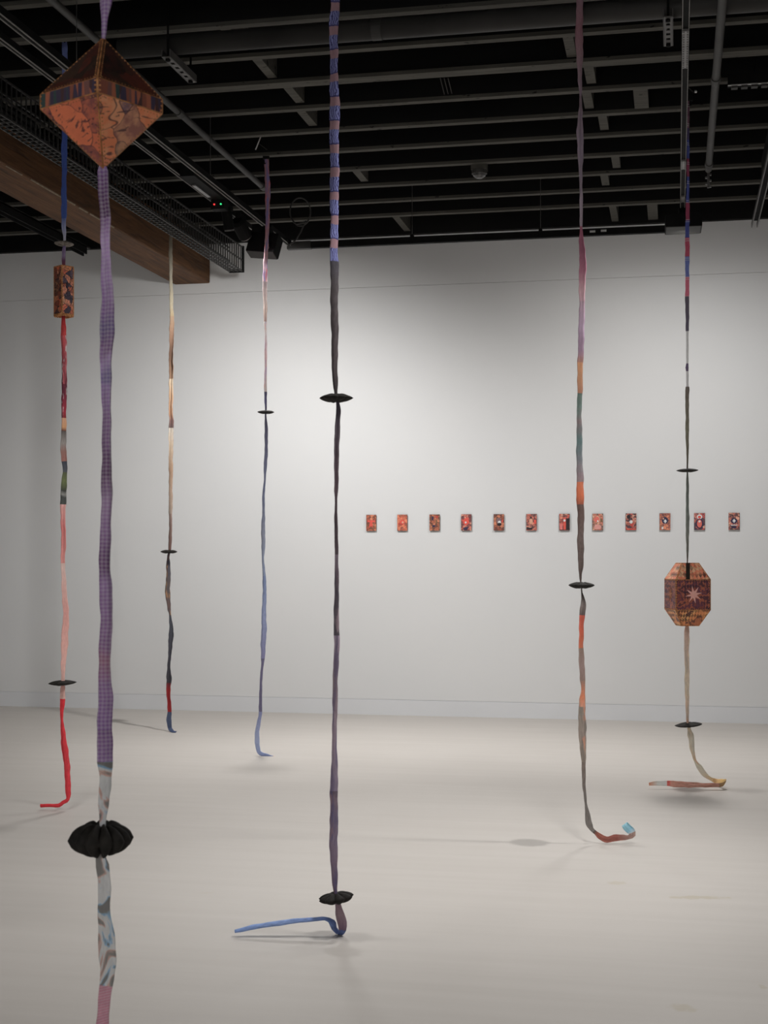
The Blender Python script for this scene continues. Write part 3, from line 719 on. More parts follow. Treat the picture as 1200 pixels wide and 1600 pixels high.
ribbon(rB, dB, [(99, 490, 5), (99, 498, 6), (99.5, 520, 9), (100, 560, 8.5), (100.5, 600, 8), (100, 650, 7.5), (99.5, 690, 7.5), (99.5, 710, 9), (101.5, 735, 7.5), (100, 760, 8.5), (98.5, 785, 9),
                (98.5, 800, 8.6), (99.5, 850, 8), (98.5, 880, 7), (100.5, 920, 7.5), (102.5, 950, 9), (103, 970, 10), (101, 1000, 10), (99.5, 1030, 8), (98.5, 1056, 6), (98.5, 1068, 5), (97.5, 1078, 7),
                (98, 1092, 8.5), (96.5, 1116, 6), (96.5, 1126, 5), (99, 1150, 8), (102, 1180, 10.5), (104.5, 1210, 11), (105.5, 1235, 9), (105, 1249, 6), (98, 1254, 5.5), (92, 1258.5, 6), (78, 1259, 6), (63, 1259, 6)],
       [(490, 526, fabric([(0, (130, 26, 34)), (0.5, (176, 40, 44)), (1, (210, 60, 60))], var=0.3)), (526, 600, fabric([(0, (206, 76, 80)), (0.2, (180, 70, 76)), (0.5, (140, 56, 66)), (1, (96, 40, 52))], 'streaky', alt=((176, 84, 92), (206, 190, 200)))),
        (600, 652, fabric([(0, (106, 44, 56)), (0.42, (120, 40, 58)), (0.8, (150, 40, 58)), (1, (130, 44, 50))], 'streaky', jit=0.15, alt=((80, 34, 50), (206, 196, 206)))), (652, 672, fabric([(0, (190, 140, 110)), (0.7, (200, 140, 96)), (1, (90, 40, 40))])),
        (672, 722, fabric([(0, (84, 78, 76)), (0.4, (132, 126, 122)), (0.7, (134, 96, 88)), (1, (140, 92, 84))])), (722, 738, fabric([(0, (60, 62, 72)), (1, (74, 76, 84))])),
        (738, 766, fabric([(0, (78, 82, 60)), (0.5, (96, 104, 66)), (1, (64, 68, 56))])), (766, 787, fabric([(0, (60, 62, 60)), (0.3, (120, 120, 116)), (0.5, (64, 66, 66)), (1, (70, 74, 70))], jit=0.2)),
        (787, 880, fabric([(0, (220, 140, 134)), (0.4, (196, 104, 102)), (1, (204, 124, 118))])), (880, 1068, fabric([(0, (222, 160, 152)), (0.4, (204, 134, 126)), (1, (206, 148, 138))])),
        (1068, 1091, fabric([(0, (196, 136, 128)), (1, (210, 152, 142))])), (1091, (33.0,), fabric([(0, (196, 26, 40)), (0.5, (204, 40, 52)), (1, (206, 26, 40))], var=0.25))], 13)
pod(rB, 100.5, 381, dB, 33, 11, 12, M_PODPALE, tilt=0.05, groove=0.35, star=0.12, puff=0.9, seed=7)
pod(rB, 97.5, 1067, dB, 43, 9.5, 10, tilt=-0.05, groove=0.3, star=0.06, puff=0.9, seed=8)
set_gain(1.7)
s = 0.0365; cB = P(99.7, 455, dB) - oB; hB = 0.131
an = radians(46.7); a1, a2 = CR * cos(an) + CF * sin(an), CF * cos(an) - CR * sin(an)
cs = [a1 * s * q + a2 * s * r for q, r in ((-1, -1), (1, -1), (1, 1), (-1, 1))]
Ub = [cB + c + Vector((0, 0, hB)) for c in cs]; Db = [cB + c - Vector((0, 0, hB)) for c in cs]
facesB = [[Ub[i], Ub[(i + 1) % 4], Db[(i + 1) % 4], Db[i]] for i in range(4)] + [Ub, Db]
bB = body_from(facesB, rB, cB); bB['label'] = 'tall square patchwork box'
for i, f in enumerate(facesB):
    c = sum(f, Vector()) / len(f)
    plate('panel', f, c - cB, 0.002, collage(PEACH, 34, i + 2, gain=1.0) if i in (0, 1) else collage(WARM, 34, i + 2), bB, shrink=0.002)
for i in range(4):
    for a, b in ((Ub[i], Ub[(i + 1) % 4]), (Db[i], Db[(i + 1) % 4]), (Ub[i], Db[i])): seam(a, b, 0.0034, 0.012, bB, cB, 0.006)
mb = MB()
for i in range(4):
    a, b = Db[i], Db[(i + 1) % 4]
    for q in range(5):
        p = a.lerp(b, (q + 0.5) / 5); p = p + (cB - p) * 0.0
        mb.tube([p + Vector((0, 0, 0.004)), p - Vector((0, 0, 0.006)), p - Vector((0, 0, 0.011))], [0.008, 0.008, 0.003], 8)
mb.build('scalloped_fringe', M_SEAM, bB)

# ------------------------------------------------------------------ RIBBON C: far pale ribbon by the girder
set_gain(0.85)
dC = 11.18
rC = thing('hanging_ribbon', (P(265, 900, dC).x, P(265, 900, dC).y, 0.0), 'far cream and brown ribbon hanging past the girder, blue-grey tip on the floor', 'hanging sculpture', 'hanging ribbons')
ribbon(rC, dC, [(265.5, 318, 5), (266, 340, 6), (266.5, 380, 6), (267, 430, 5), (268, 480, 5.5), (268.5, 500, 7), (268, 540, 7), (267.5, 590, 7), (267, 640, 6.5), (267.7, 655, 7.5), (267.2, 680, 7), (266.8, 750, 6),
                (266.3, 830, 5.5), (265.5, 852, 5), (264.5, 862, 3.5), (263, 870, 4), (263, 882, 6), (263, 900, 6.5), (262, 925, 8), (264, 950, 5), (265.5, 960, 3.5), (267.5, 990, 7.5), (265.5, 1020, 5.5),
                (264, 1040, 4.8), (264, 1060, 7.5), (263.5, 1080, 7.3), (265, 1110, 7), (264.3, 1128, 7.8), (266, 1139, 7), (270, 1143, 5.5, 11.12), (275, 1143.5, 4.5, 11.1)],
       [(318, 360, fabric([(0, (104, 92, 88)), (1, (120, 108, 104))])), (360, 495, fabric([(0, (150, 140, 122)), (0.5, (168, 160, 142)), (0.85, (176, 164, 138)), (1, (166, 146, 112))])),
        (495, 592, fabric([(0, (160, 132, 106)), (0.3, (140, 106, 84)), (0.6, (110, 82, 66)), (1, (146, 112, 86))], jit=0.12)), (592, 672, fabric([(0, (200, 180, 152)), (0.3, (196, 158, 124)), (0.7, (182, 132, 98)), (0.85, (130, 96, 92)), (1, (104, 86, 84))])),
        (672, 800, fabric([(0, (196, 184, 170)), (0.2, (188, 166, 142)), (0.5, (182, 146, 118)), (1, (178, 158, 142))])), (800, 862, fabric([(0, (166, 138, 128)), (1, (132, 96, 88))])),
        (862, 962, fabric([(0, (72, 78, 100)), (0.5, (104, 98, 100)), (1, (92, 80, 82))], 'streaky', alt=((126, 98, 92), (186, 138, 96)))), (962, 1068, fabric([(0, (80, 82, 92)), (0.5, (84, 84, 94)), (1, (72, 70, 78))])),
        (1068, 1112, fabric([(0, (120, 60, 66)), (0.25, (184, 44, 50)), (1, (196, 50, 56))])), (1112, (30.0,), fabric([(0, (96, 108, 138)), (1, (80, 94, 130))]))], 21)
pod(rC, 264.5, 862, dC, 28.5, 6, 10, groove=0.25, star=0.06, puff=0.9, seed=9)

# ------------------------------------------------------------------ RIBBON D
set_gain(2.8)
dD = 9.82
rD = thing('hanging_ribbon', (P(410, 900, dD).x, P(410, 900, dD).y, 0.0), 'ribbon with pink printed top and long slate-blue lower half, in front of tilted box', 'hanging sculpture', 'hanging ribbons')
ribbon(rD, dD, [(416, 244, 5), (416.5, 256, 8), (418, 290, 8), (418, 330, 7), (417, 370, 6), (415, 410, 6.5), (414, 440, 7.5), (414.5, 480, 5.5), (414.7, 510, 4.8), (415.3, 530, 3.5), (415.5, 560, 4), (415, 600, 4.2),
                (415, 625, 4), (415.5, 637, 3), (415.3, 645, 2.5), (415, 652, 3), (416, 672, 5.2), (416, 700, 5.2), (415, 720, 5.4), (413.7, 750, 3), (412, 770, 4), (411.7, 800, 4), (411.3, 820, 6.6), (411, 850, 6), (410.8, 875, 3.6),
                (412.5, 900, 5), (413.5, 920, 5.5), (412.5, 950, 7.2), (412.5, 980, 7.5), (411.7, 1000, 8.5), (411.2, 1020, 7.5), (409.8, 1040, 3.8), (408.2, 1060, 4), (407.3, 1080, 4.6), (407, 1112, 5.2), (404, 1130, 6.2),
                (402, 1146, 7.2), (402, 1162, 7), (404, 1174, 7), (409, 1178, 6.5), (417, 1180, 6), (424, 1182, 4.5), (432, 1183, 2.5)],
       [(244, 440, fabric([(0, (112, 78, 86)), (0.6, (116, 82, 90)), (1, (150, 122, 126))], 'streaky', alt=((72, 76, 122), (140, 66, 66)))),
        (440, 502, fabric([(0, (112, 98, 100)), (0.5, (124, 110, 106)), (0.75, (138, 120, 112)), (1, (122, 100, 96))])), (502, 610, fabric([(0, (176, 150, 146)), (0.4, (150, 124, 128)), (0.6, (166, 124, 118)), (1, (172, 138, 134))], 'streaky', alt=((128, 112, 136), (164, 112, 104)))),
        (610, 645, fabric([(0, (58, 56, 76)), (0.6, (72, 68, 98)), (1, (44, 42, 54))])), (645, 900, fabric([(0, (58, 56, 72)), (0.15, (84, 84, 104)), (0.5, (88, 94, 118)), (0.75, (112, 116, 132)), (1, (100, 110, 134))])),
        (900, 1030, fabric([(0, (92, 104, 134)), (0.5, (104, 112, 140)), (1, (90, 88, 116))])), (1030, 1113, fabric([(0, (74, 70, 92)), (1, (76, 72, 94))])), (1113, (41.2,), fabric([(0, (92, 96, 126)), (0.5, (110, 118, 144)), (0.8, (96, 108, 142)), (1, (84, 92, 124))])),
        ((41.2,), (42.0,), fabric([(0, (170, 120, 96)), (1, (180, 128, 100))]))], 31)
pod(rD, 415.3, 644, dD, 28.5, 6.2, 9, groove=0.25, star=0.06, puff=0.9, seed=10)

# ------------------------------------------------------------------ RIBBON E: centre
set_gain(2.0)
dE = 5.2
rE = thing('hanging_ribbon', (P(524, 900, dE).x, P(524, 900, dE).y, 0.0), 'centre ribbon with blue-figured top, mauve lower half and pale blue tail on the floor', 'hanging sculpture', 'hanging ribbons')
M_BLUEPRINT = fabric([(0, (116, 88, 94)), (1, (118, 90, 96))], 'print', alt=((92, 96, 140), (48, 46, 84), 0.0862))
ribbon(rE, dE, [(523, -310, 14), (523, -150, 14), (523.5, 0, 15), (521.5, 50, 13.5), (521.7, 100, 14), (522.8, 150, 14.5), (522.5, 200, 15), (522.5, 300, 13.5), (522.3, 390, 12.5), (522.5, 420, 13), (522.5, 480, 12),
                (523, 530, 10.5), (523.2, 580, 9.8), (523.8, 600, 7.8), (524.8, 614, 4.5), (526, 624, 4)],
       [(-310, 408, M_BLUEPRINT), (408, 624, fabric([(0, (58, 56, 62)), (0.2, (70, 64, 66)), (0.7, (72, 64, 66)), (1, (56, 50, 52))], var=0.35))], 41, fold=0.24)
ribbon(rE, dE, [(527, 620, 4), (528, 630, 5), (528.8, 641, 7.5), (527.5, 660, 7.5), (526.5, 680, 8.8), (525.7, 720, 7), (525, 760, 6.5), (525, 785, 4.2), (525.2, 830, 5.8), (526, 870, 6), (526.2, 900, 7.6), (525.5, 950, 7.4), (526.2, 1000, 8.8),
                (525.2, 1030, 9.6), (523.8, 1070, 7.8), (523, 1130, 7.8), (522.5, 1180, 8.8), (522.5, 1220, 11.5), (521.8, 1260, 12.8), (521.5, 1300, 13), (521.8, 1340, 11.8), (522.5, 1370, 10), (524, 1390, 6.5), (525.5, 1402, 5)],
       [(620, 868, fabric([(0, (58, 54, 66)), (0.25, (82, 72, 80)), (0.5, (76, 62, 68)), (1, (88, 76, 82))], var=0.3)), (868, 990, fabric([(0, (120, 106, 118)), (0.3, (96, 84, 92)), (0.7, (110, 98, 106)), (1, (80, 74, 82))], 'streaky', alt=((70, 66, 74), (140, 120, 128)))),
        (990, 1236, fabric([(0, (142, 126, 144)), (0.3, (120, 104, 112)), (0.6, (130, 114, 126)), (1, (118, 106, 126))], 'streaky', alt=((96, 86, 112), (140, 124, 134)))),
        (1236, 1402, fabric([(0, (84, 72, 80)), (0.06, (110, 94, 106)), (0.5, (112, 98, 116)), (1, (92, 72, 86))], 'streaky', alt=((80, 76, 110), (124, 100, 108))))], 42)
fz = lambda py, z: floor_d(py, z)
ribbon(rE, dE, [(526, 1400, 6), (528, 1412, 8.5), (531, 1428, 13), (534, 1442, 15), (535, 1452, 12, 5.2), (531, 1459, 9, 5.22), (522, 1452, 12, 5.22), (518, 1441, 14, 5.2), (508, 1436, 9, 5.2), (495, 1437, 9, 5.2), (480, 1438, 10, 5.2), (455, 1440, 13, 5.2),
                (430, 1443.5, 13, 5.2), (400, 1448, 12, 5.2), (382, 1452, 10, 5.2), (367, 1455, 8, 5.2)],
       [(1400, (4.1,), fabric([(0, (106, 84, 94)), (0.6, (124, 104, 112)), (1, (96, 74, 92))])), ((4.1,), (15.0,), fabric([(0, (70, 84, 126)), (0.25, (84, 104, 152)), (0.6, (110, 132, 176)), (1, (104, 128, 176))], var=0.35))], 43, fold=0.75, body=0.5)
pod(rE, 525, 622, dE, 55, 15, 12, groove=0.25, star=0.08, puff=0.85, seed=12)
pod(rE, 525.5, 1403, dE, 60, 22, 8, tilt=-0.14, groove=0.5, star=0.22, puff=0.75, seed=13)

# ------------------------------------------------------------------ RIBBON F
set_gain(1.5)
dF = 6.86
rF = thing('hanging_ribbon', (P(908, 900, dF).x, P(908, 900, dF).y, 0.0), 'pink to orange and taupe ribbon with a small sky-blue end curled on the floor', 'hanging sculpture', 'hanging ribbons')
ribbon(rF, dF, [(905.5, -25, 11), (905.8, 0, 10.5), (905, 50, 12), (905.3, 80, 10.8), (906, 110, 8), (906.3, 125, 7.5), (907, 150, 4.5), (907, 165, 5), (907, 180, 8.2), (906, 210, 12), (907.3, 240, 8.7), (907.3, 270, 5.6), (907.5, 290, 5), (908.2, 310, 5.2),
                (908, 340, 4.2), (908, 357, 3.8), (909, 377, 8), (910.5, 400, 10.2), (909.8, 440, 10), (909.2, 480, 9.5), (908.5, 520, 9), (906.9, 560, 9.7), (906.2, 600, 8.8), (905.2, 640, 8), (905.2, 700, 8.8), (906.2, 750, 10.8), (907, 800, 10.4),
                (907.3, 850, 10), (907.3, 880, 8.4), (907.2, 900, 5), (907.5, 910, 2.6), (908.5, 918, 2.2), (909.2, 926, 2.6), (910.5, 933, 5.5), (911.3, 945, 9.6), (910.2, 958, 9), (908.9, 975, 8), (908.7, 990, 7.6), (907.6, 1010, 8.4), (909.4, 1040, 9.5),
                (910, 1060, 8.6), (910.8, 1076, 6.6), (910, 1096, 10), (909.5, 1120, 11.2), (910, 1150, 11.6), (911.6, 1175, 9), (911.8, 1200, 5.8), (912.4, 1225, 5), (914, 1240, 4), (915.3, 1255, 4), (918, 1275, 8.6), (920.5, 1287, 10.5), (925, 1296, 6.5),
                (931, 1301, 5.5), (938, 1307, 8), (946, 1312, 9), (952, 1312, 9.5), (960, 1309.5, 10.5), (972, 1309, 9), (982, 1308, 6.5), (987.5, 1304, 11), (985, 1298, 13), (980, 1293, 12), (976, 1287.5, 9)],
       [(-25, 150, fabric([(0, (120, 100, 110)), (0.4, (136, 94, 104)), (0.7, (134, 108, 116)), (1, (132, 114, 128))])), (150, 355, fabric([(0, (126, 106, 116)), (0.4, (140, 126, 142)), (1, (142, 128, 138))])),
        (355, 470, fabric([(0, (140, 78, 98)), (0.3, (130, 74, 94)), (0.6, (156, 96, 116)), (0.85, (178, 138, 146)), (1, (164, 130, 140))])), (470, 565, fabric([(0, (150, 124, 136)), (0.4, (158, 134, 156)), (0.8, (136, 110, 130)), (1, (146, 104, 92))])),
        (565, 614, fabric([(0, (172, 120, 84)), (0.5, (156, 110, 78)), (1, (150, 104, 84))])), (614, 738, fabric([(0, (84, 98, 92)), (0.2, (98, 116, 110)), (0.35, (126, 110, 112)), (0.6, (94, 118, 118)), (0.85, (120, 122, 128)), (1, (136, 124, 128))], jit=0.15)),
        (738, 753, fabric([(0, (140, 122, 128)), (1, (150, 128, 130))])), (753, 788, fabric([(0, (206, 112, 76)), (0.6, (208, 104, 64)), (1, (160, 88, 66))])), (788, 926, fabric([(0, (104, 82, 76)), (0.4, (110, 94, 90)), (1, (84, 72, 68))], var=0.3)),
        (926, 960, fabric([(0, (70, 64, 60)), (0.6, (128, 116, 112)), (1, (104, 90, 88))], var=0.3)), (960, 1013, fabric([(0, (196, 88, 70)), (0.5, (206, 94, 66)), (1, (200, 110, 76))])), (1013, 1064, fabric([(0, (146, 122, 110)), (0.5, (152, 128, 122)), (1, (140, 116, 108))])),
        (1064, 1104, fabric([(0, (160, 116, 98)), (0.6, (206, 118, 80)), (1, (214, 140, 112))], 'streaky', alt=((146, 124, 112), (210, 130, 100)))), (1104, 1190, fabric([(0, (132, 122, 112)), (0.5, (146, 132, 122)), (1, (150, 134, 118))], 'streaky', alt=((112, 104, 98), (190, 130, 104)))),
        (1190, 1298, fabric([(0, (124, 110, 102)), (0.5, (112, 106, 102)), (1, (124, 118, 114))], var=0.35)), (1298, (60.4,), fabric([(0, (90, 80, 76)), (0.1, (156, 90, 76)), (0.6, (140, 80, 70)), (1, (168, 140, 130))], var=0.35)),
        ((60.4,), (64.0,), fabric([(0, (176, 190, 204)), (0.3, (126, 180, 222)), (1, (134, 186, 222))]))], 51)
pod(rF, 908, 914.5, dF, 41, 11, 9, groove=0.35, star=0.12, puff=0.8, seed=14)

# ------------------------------------------------------------------ RIBBON G: right with patchwork polyhedron
set_gain(2.7)
dG = 8.55
rG = thing('hanging_ribbon', (P(1074, 900, dG).x, P(1074, 900, dG).y, 0.0), 'rightmost ribbon, tartan above, carrying a faceted patchwork lantern with a pink star', 'hanging sculpture', 'hanging ribbons')
oG = Vector((rG.location.x, rG.location.y, 0))
TB, TR = (54, 62, 118), (142, 54, 76)
ribbon(rG, dG, [(1076, 150, 4), (1075.5, 200, 4), (1075, 250, 4.5), (1074.8, 300, 5), (1074.3, 340, 6), (1074, 370, 6.5), (1073.8, 460, 6), (1073.8, 512, 5.5), (1074, 522, 3.5), (1074, 568, 3.8), (1073.8, 574, 5.5), (1074, 580, 3.8), (1074, 602, 3.5), (1073.8, 610, 5.8),
                (1073.8, 660, 5.5), (1074, 700, 4), (1074, 726, 2.4), (1074, 738, 2.4), (1074.2, 770, 4.6), (1074.2, 810, 5.6), (1074.2, 850, 4.6), (1074, 876, 2.4), (1074, 884, 2.2)],
       [(150, 462, fabric([(0, (84, 56, 70)), (0.10, (96, 66, 80)), (0.16, (60, 54, 84)), (0.215, TB), (0.31, (104, 44, 66)), (0.40, TB), (0.53, (112, 44, 66)), (0.62, TB), (0.705, TR), (0.80, (78, 88, 140)), (0.90, (166, 74, 94))], 'tartan', jit=0.0, mode='CONSTANT')),
        (462, 516, fabric([(0, (72, 66, 76)), (1, (70, 66, 78))])), (516, 569, fabric([(0, (176, 160, 152)), (0.5, (188, 172, 160)), (1, (170, 156, 156))])), (569, 579, fabric([(0, (74, 64, 88)), (1, (78, 66, 86))])), (579, 605, fabric([(0, (176, 156, 158)), (1, (166, 150, 152))])),
        (605, 736, fabric([(0, (88, 80, 74)), (0.5, (96, 94, 80)), (1, (70, 62, 54))], var=0.35)), (736, 884, fabric([(0, (70, 72, 66)), (0.4, (88, 94, 90)), (0.7, (96, 98, 92)), (1, (60, 58, 54))], var=0.35))], 61)
ribbon(rG, dG, [(1074, 974, 3), (1073.5, 980, 6), (1073, 987, 8), (1073, 1020, 8), (1073.5, 1060, 7), (1073.8, 1100, 6), (1074.3, 1120, 4), (1074.8, 1132, 3.2), (1076.5, 1139, 5), (1079, 1150, 9.5), (1081, 1165, 9.8), (1083, 1177, 6), (1086, 1188, 4.5), (1093, 1200, 8), (1101, 1210, 8),
                (1109, 1216, 5), (1119, 1220, 7, 8.55), (1127, 1221.5, 9, 8.5), (1132, 1223, 11, 8.45), (1128, 1226, 9, 8.42), (1118, 1226.5, 8, 8.42), (1100, 1227, 8.5, 8.42), (1070, 1225.5, 9.5, 8.45), (1040, 1224, 8, 8.45), (1024, 1224, 7, 8.45), (1014, 1225, 5, 8.45)],
       [(974, 1135, fabric([(0, (140, 112, 100)), (0.3, (168, 134, 120)), (0.6, (176, 140, 122)), (1, (146, 110, 92))], 'streaky', alt=((132, 122, 112), (190, 140, 114)))), (1135, 1188, fabric([(0, (190, 134, 108)), (0.4, (156, 146, 132)), (1, (176, 134, 110))], 'streaky', alt=((140, 136, 126), (206, 124, 92)))),
        (1188, 1218, fabric([(0, (180, 146, 126)), (0.5, (156, 148, 134)), (1, (176, 130, 90))], 'streaky', alt=((146, 142, 132), (196, 118, 96)))), (1218, (19.4,), fabric([(0, (150, 120, 84)), (0.5, (170, 126, 70)), (1, (110, 84, 60))])),
        ((19.4,), (22.9,), fabric([(0, (140, 96, 84)), (0.5, (146, 104, 92)), (0.92, (160, 108, 94)), (0.96, (196, 60, 56)), (1, (196, 70, 60))], 'streaky', jit=0.02, alt=((116, 82, 70), (166, 116, 102)))), ((22.9,), (25.0,), fabric([(0, (206, 180, 154)), (0.5, (214, 176, 142)), (1, (150, 96, 70))]))], 62)
pod(rG, 1074, 735, dG, 34, 6.2, 12, groove=0.45, star=0.12, puff=0.9, seed=15)
pod(rG, 1075.5, 1132.5, dG, 45, 9, 11, tilt=-0.09, groove=0.3, star=0.06, puff=0.9, seed=16)
set_gain(1.95)
cG = P(1074, 928.5, dG) - oG; u = dG / FPX
an = radians(6.8); b1, b2 = CR * cos(an) + CF * sin(an), CF * cos(an) - CR * sin(an)
S1, S2, z1, z2 = 27.4 * u, 13.8 * u, 23.5 * u, 48.5 * u
def ringG(h, z): return [cG + b1 * h * q + b2 * h * r + Vector((0, 0, z)) for q, r in ((-1, -1), (1, -1), (1, 1), (-1, 1))]
R1, R2, R3, R4 = ringG(S2, z2), ringG(S1, z1), ringG(S1, -z1), ringG(S2, -z2)
facesG = [R1, R4]
for A_, B_ in ((R1, R2), (R2, R3), (R3, R4)): facesG += [[A_[i], A_[(i + 1) % 4], B_[(i + 1) % 4], B_[i]] for i in range(4)]
bG = body_from(facesG, rG, cG); bG['label'] = 'faceted patchwork lantern with sloping top and bottom panels'
COPPER = [(216, 112, 76), (206, 96, 62), (226, 130, 92), (190, 90, 60)]; PLUM = [(96, 48, 46), (112, 54, 42), (84, 44, 56), (134, 70, 48), (72, 40, 46), (120, 62, 54)]
OCH = [(150, 84, 48), (96, 58, 44), (176, 108, 58), (196, 128, 70), (84, 52, 44)]
for i, f in enumerate(facesG):
    c = sum(f, Vector()) / len(f)
    if i < 2: m_ = collage(WARM, 30, 4)
    elif i < 6: m_ = diamonds_mat(COPPER, 0.012, i)
    elif i < 10: m_ = diamonds_mat(PLUM, 0.0085, i, dark=(48, 30, 42))
    else: m_ = diamonds_mat(OCH, 0.0085, i, dark=(60, 36, 30))
    plate('panel', f, c - cG, 0.0025, m_, bG, shrink=0.002)
for i in range(4):
    for A_, B_ in ((R1, R2), (R2, R3), (R3, R4)): seam(A_[i], B_[i], 0.0028, 0.013, bG, cG, 0.006)
    for A_ in (R1, R2, R3, R4): seam(A_[i], A_[(i + 1) % 4], 0.0028, 0.013, bG, cG, 0.006)
def face_star(f, cen_uv, r1, r2, n, mat, name, rot=0.2):
    A_, B_, _, D4 = f; ex = (B_ - A_).normalized(); ez = Vector((0, 0, 1)); nrm = ez.cross(ex) * -1
    cc = sum(f, Vector()) / 4; nrm = (cc - cG); nrm.z = 0; nrm.normalize()
    c0 = cc + ex * cen_uv[0] + ez * cen_uv[1] + nrm * 0.0028
    pts = [c0 + (ex * cos(pi * i / n + rot) + ez * sin(pi * i / n + rot)) * (r1 if i % 2 == 0 else r2) for i in range(2 * n)]
    m = len(pts); vs_ = pts + [p + nrm * 0.0015 for p in pts] + [c0 + nrm * 0.004]
    fs = [(m + i, m + (i + 1) % m, 2 * m) for i in range(m)] + [(i, (i + 1) % m, m + (i + 1) % m, m + i) for i in range(m)] + [tuple(reversed(range(m)))]
    return fix_normals(mesh_obj(name, vs_, fs, mat, bG))
M_STAR = mottled('dusty_pink_star', F(176, 122, 112), F(190, 134, 124), 30)
front_i = min(range(6, 10), key=lambda i: (sum(facesG[i], Vector()) / 4).dot(CF))
st_ = face_star(facesG[front_i], (0.002, 0.001), 0.053, 0.019, 8, M_STAR, 'star_patch'); st_['label'] = 'pink eight-pointed star patch'
side_i = min(range(6, 10), key=lambda i: (sum(facesG[i], Vector()) / 4).dot(CR))
face_star(facesG[side_i], (0.01, 0.001), 0.05, 0.014, 8, mottled('brown_star', F(120, 76, 52), F(136, 86, 60), 30), 'star_patch')
def on_px(a, b, px):
    r = (px - 600) / FPX; f = lambda p: (p + oG).dot(CR) - r * (p + oG).dot(CF)
    return a.lerp(b, f(a) / (f(a) - f(b)))
# dark slot in the sloping front panel under the ribbon
fs_ = facesG[front_i - 4]; A_, B_, C_, D4 = fs_; n_ = (sum(fs_, Vector()) / 4 - cG).normalized()
tm, bm_ = on_px(A_, B_, 1074.6), on_px(D4, C_, 1074.6); ex = (B_ - A_).normalized()
hw = 3.1 * u
nn_ = (B_ - A_).cross(D4 - A_).normalized(); nn_ = nn_ if nn_.dot(n_) > 0 else -nn_
plate('dark_strip', [tm - ex * hw, tm + ex * hw, bm_ + ex * hw, bm_ - ex * hw], n_, 0.003, M_INNER, bG, lift=0.003)
# ------------------------------------------------------------------ clamps holding the ribbons to the joists
def clamp(px, py, d, label, flip=1):
    c = P(px, py, d)
    t = thing('screw_clamp', c, label, 'clamp', 'clamps holding the ribbons')
    loc(MB().obox(c, CR * 0.022, CF * 0.02, (0, 0, 0.03)).obox(c + Vector((0, 0, 0.035)) + CR * 0.02, CR * 0.03, CF * 0.015, (0, 0, 0.012)), 'jaw', M_BLACK, t)
    loc(MB().tube([c + CR * 0.012 - Vector((0, 0, 0.03)), c + CR * 0.014 - Vector((0, 0, 0.055)), c - CR * 0.012 - Vector((0, 0, 0.06)), c - CR * 0.016 - Vector((0, 0, 0.035))], 0.005, 8), 'hook', M_BLACK, t)
    h0 = c + CR * 0.02 + Vector((0, 0, 0.02)) - CF * 0.02; h1 = h0 - CR * 0.07 + Vector((0, 0, 0.045)) - CF * 0.04
    loc(MB().tube([h0, h1], 0.003, 8), 'screw', M_WIRE, t)
    hd = (CR * 0.5 * flip + Vector((0, 0, 0.5))).normalized() * 0.05
    loc(MB().tube([h1 - hd, h1 + hd], 0.0042, 8), 'handle_bar', M_HANDLE, t)
    loc(MB().tube([h0 + CR * 0.012, h0 + CR * 0.024], 0.008, 10), 'screw_tip', M_HANDLE, t)
clamp(97, 50, dB, 'small black screw clamp with T-bar handle above the leftmost ribbon')
clamp(416, 242, dD, 'small black screw clamp with pale bar above the ribbon by the tilted box', 0.4)
clamp(1076, 150, dG, 'small screw clamp above the tartan ribbon beside the right track', 2.5)

set_gain(1.75)
# ------------------------------------------------------------------ row of small cards on the wall
def card(px, py, i, palette, lines, scale, motifs, label):
    d0 = (YW) / (cos(YAW) - (px - 600) / FPX * -sin(YAW))
    # intersect the sight line with the wall plane
    v = CR * ((px - 600) / FPX) + CF; d0 = (YW - 0.018) / v.y
    c = P(px, py, d0); c.y = YW
    w_, h_ = 0.0445, 0.070
    t = thing('wall_card', c, label, 'artwork', 'row of small cards on the wall')
    MB().box((-w_ * 0.7, -0.012, -h_ * 0.7), (w_ * 0.7, -0.0005, h_ * 0.7)).build('standoff', M_BASE, t)
    MB().box((-w_, -0.017, -h_), (w_, -0.012, h_)).build('backing', M_INNER, t)
    plate('printed_face', [Vector((-w_ + .001, -0.0172, -h_ + .001)), Vector((w_ - .001, -0.0172, -h_ + .001)), Vector((w_ - .001, -0.0172, h_ - .001)), Vector((-w_ + .001, -0.0172, h_ - .001))],
          Vector((0, -1, 0)), 0.0008, collage(palette, scale, i + 1, lines, 0.05), t)
    for j, (shape, col) in enumerate(motifs):
        y0 = -0.0182 - 0.0006 * j
        pts = [Vector((a * w_, y0, b * h_)) for a, b in shape]
        plate('motif', pts, Vector((0, -1, 0)), 0.0006, flat(col), t)
FLAT = {}
def flat(c):
    if c not in FLAT: FLAT[c] = mottled('card_ink_%d_%d_%d' % c, tuple(q * 0.8 for q in F(*c)), F(*c), 60, 0.6)
    return FLAT[c]
def ell(cx, cy, rx, ry, n=12): return [(cx + rx * cos(2 * pi * i / n), cy + ry * sin(2 * pi * i / n)) for i in range(n)]
def dia(cx, cy, rx, ry): return ell(cx, cy, rx, ry, 4)
def rect(a, b, c, d): return [(a, b), (c, b), (c, d), (a, d)]
RED, DRED, PCH, NAVY, PALE, DK, OLV = (206, 60, 46), (168, 52, 44), (206, 134, 108), (46, 40, 66), (220, 196, 190), (40, 32, 36), (104, 78, 52)
RUST = [(160, 84, 56), (140, 70, 48), (178, 104, 70), (112, 72, 50), (192, 112, 76), (98, 58, 48)]
ROSE = [(188, 112, 92), (160, 84, 70), (206, 136, 112), (84, 54, 58), (178, 74, 62), (70, 50, 56)]
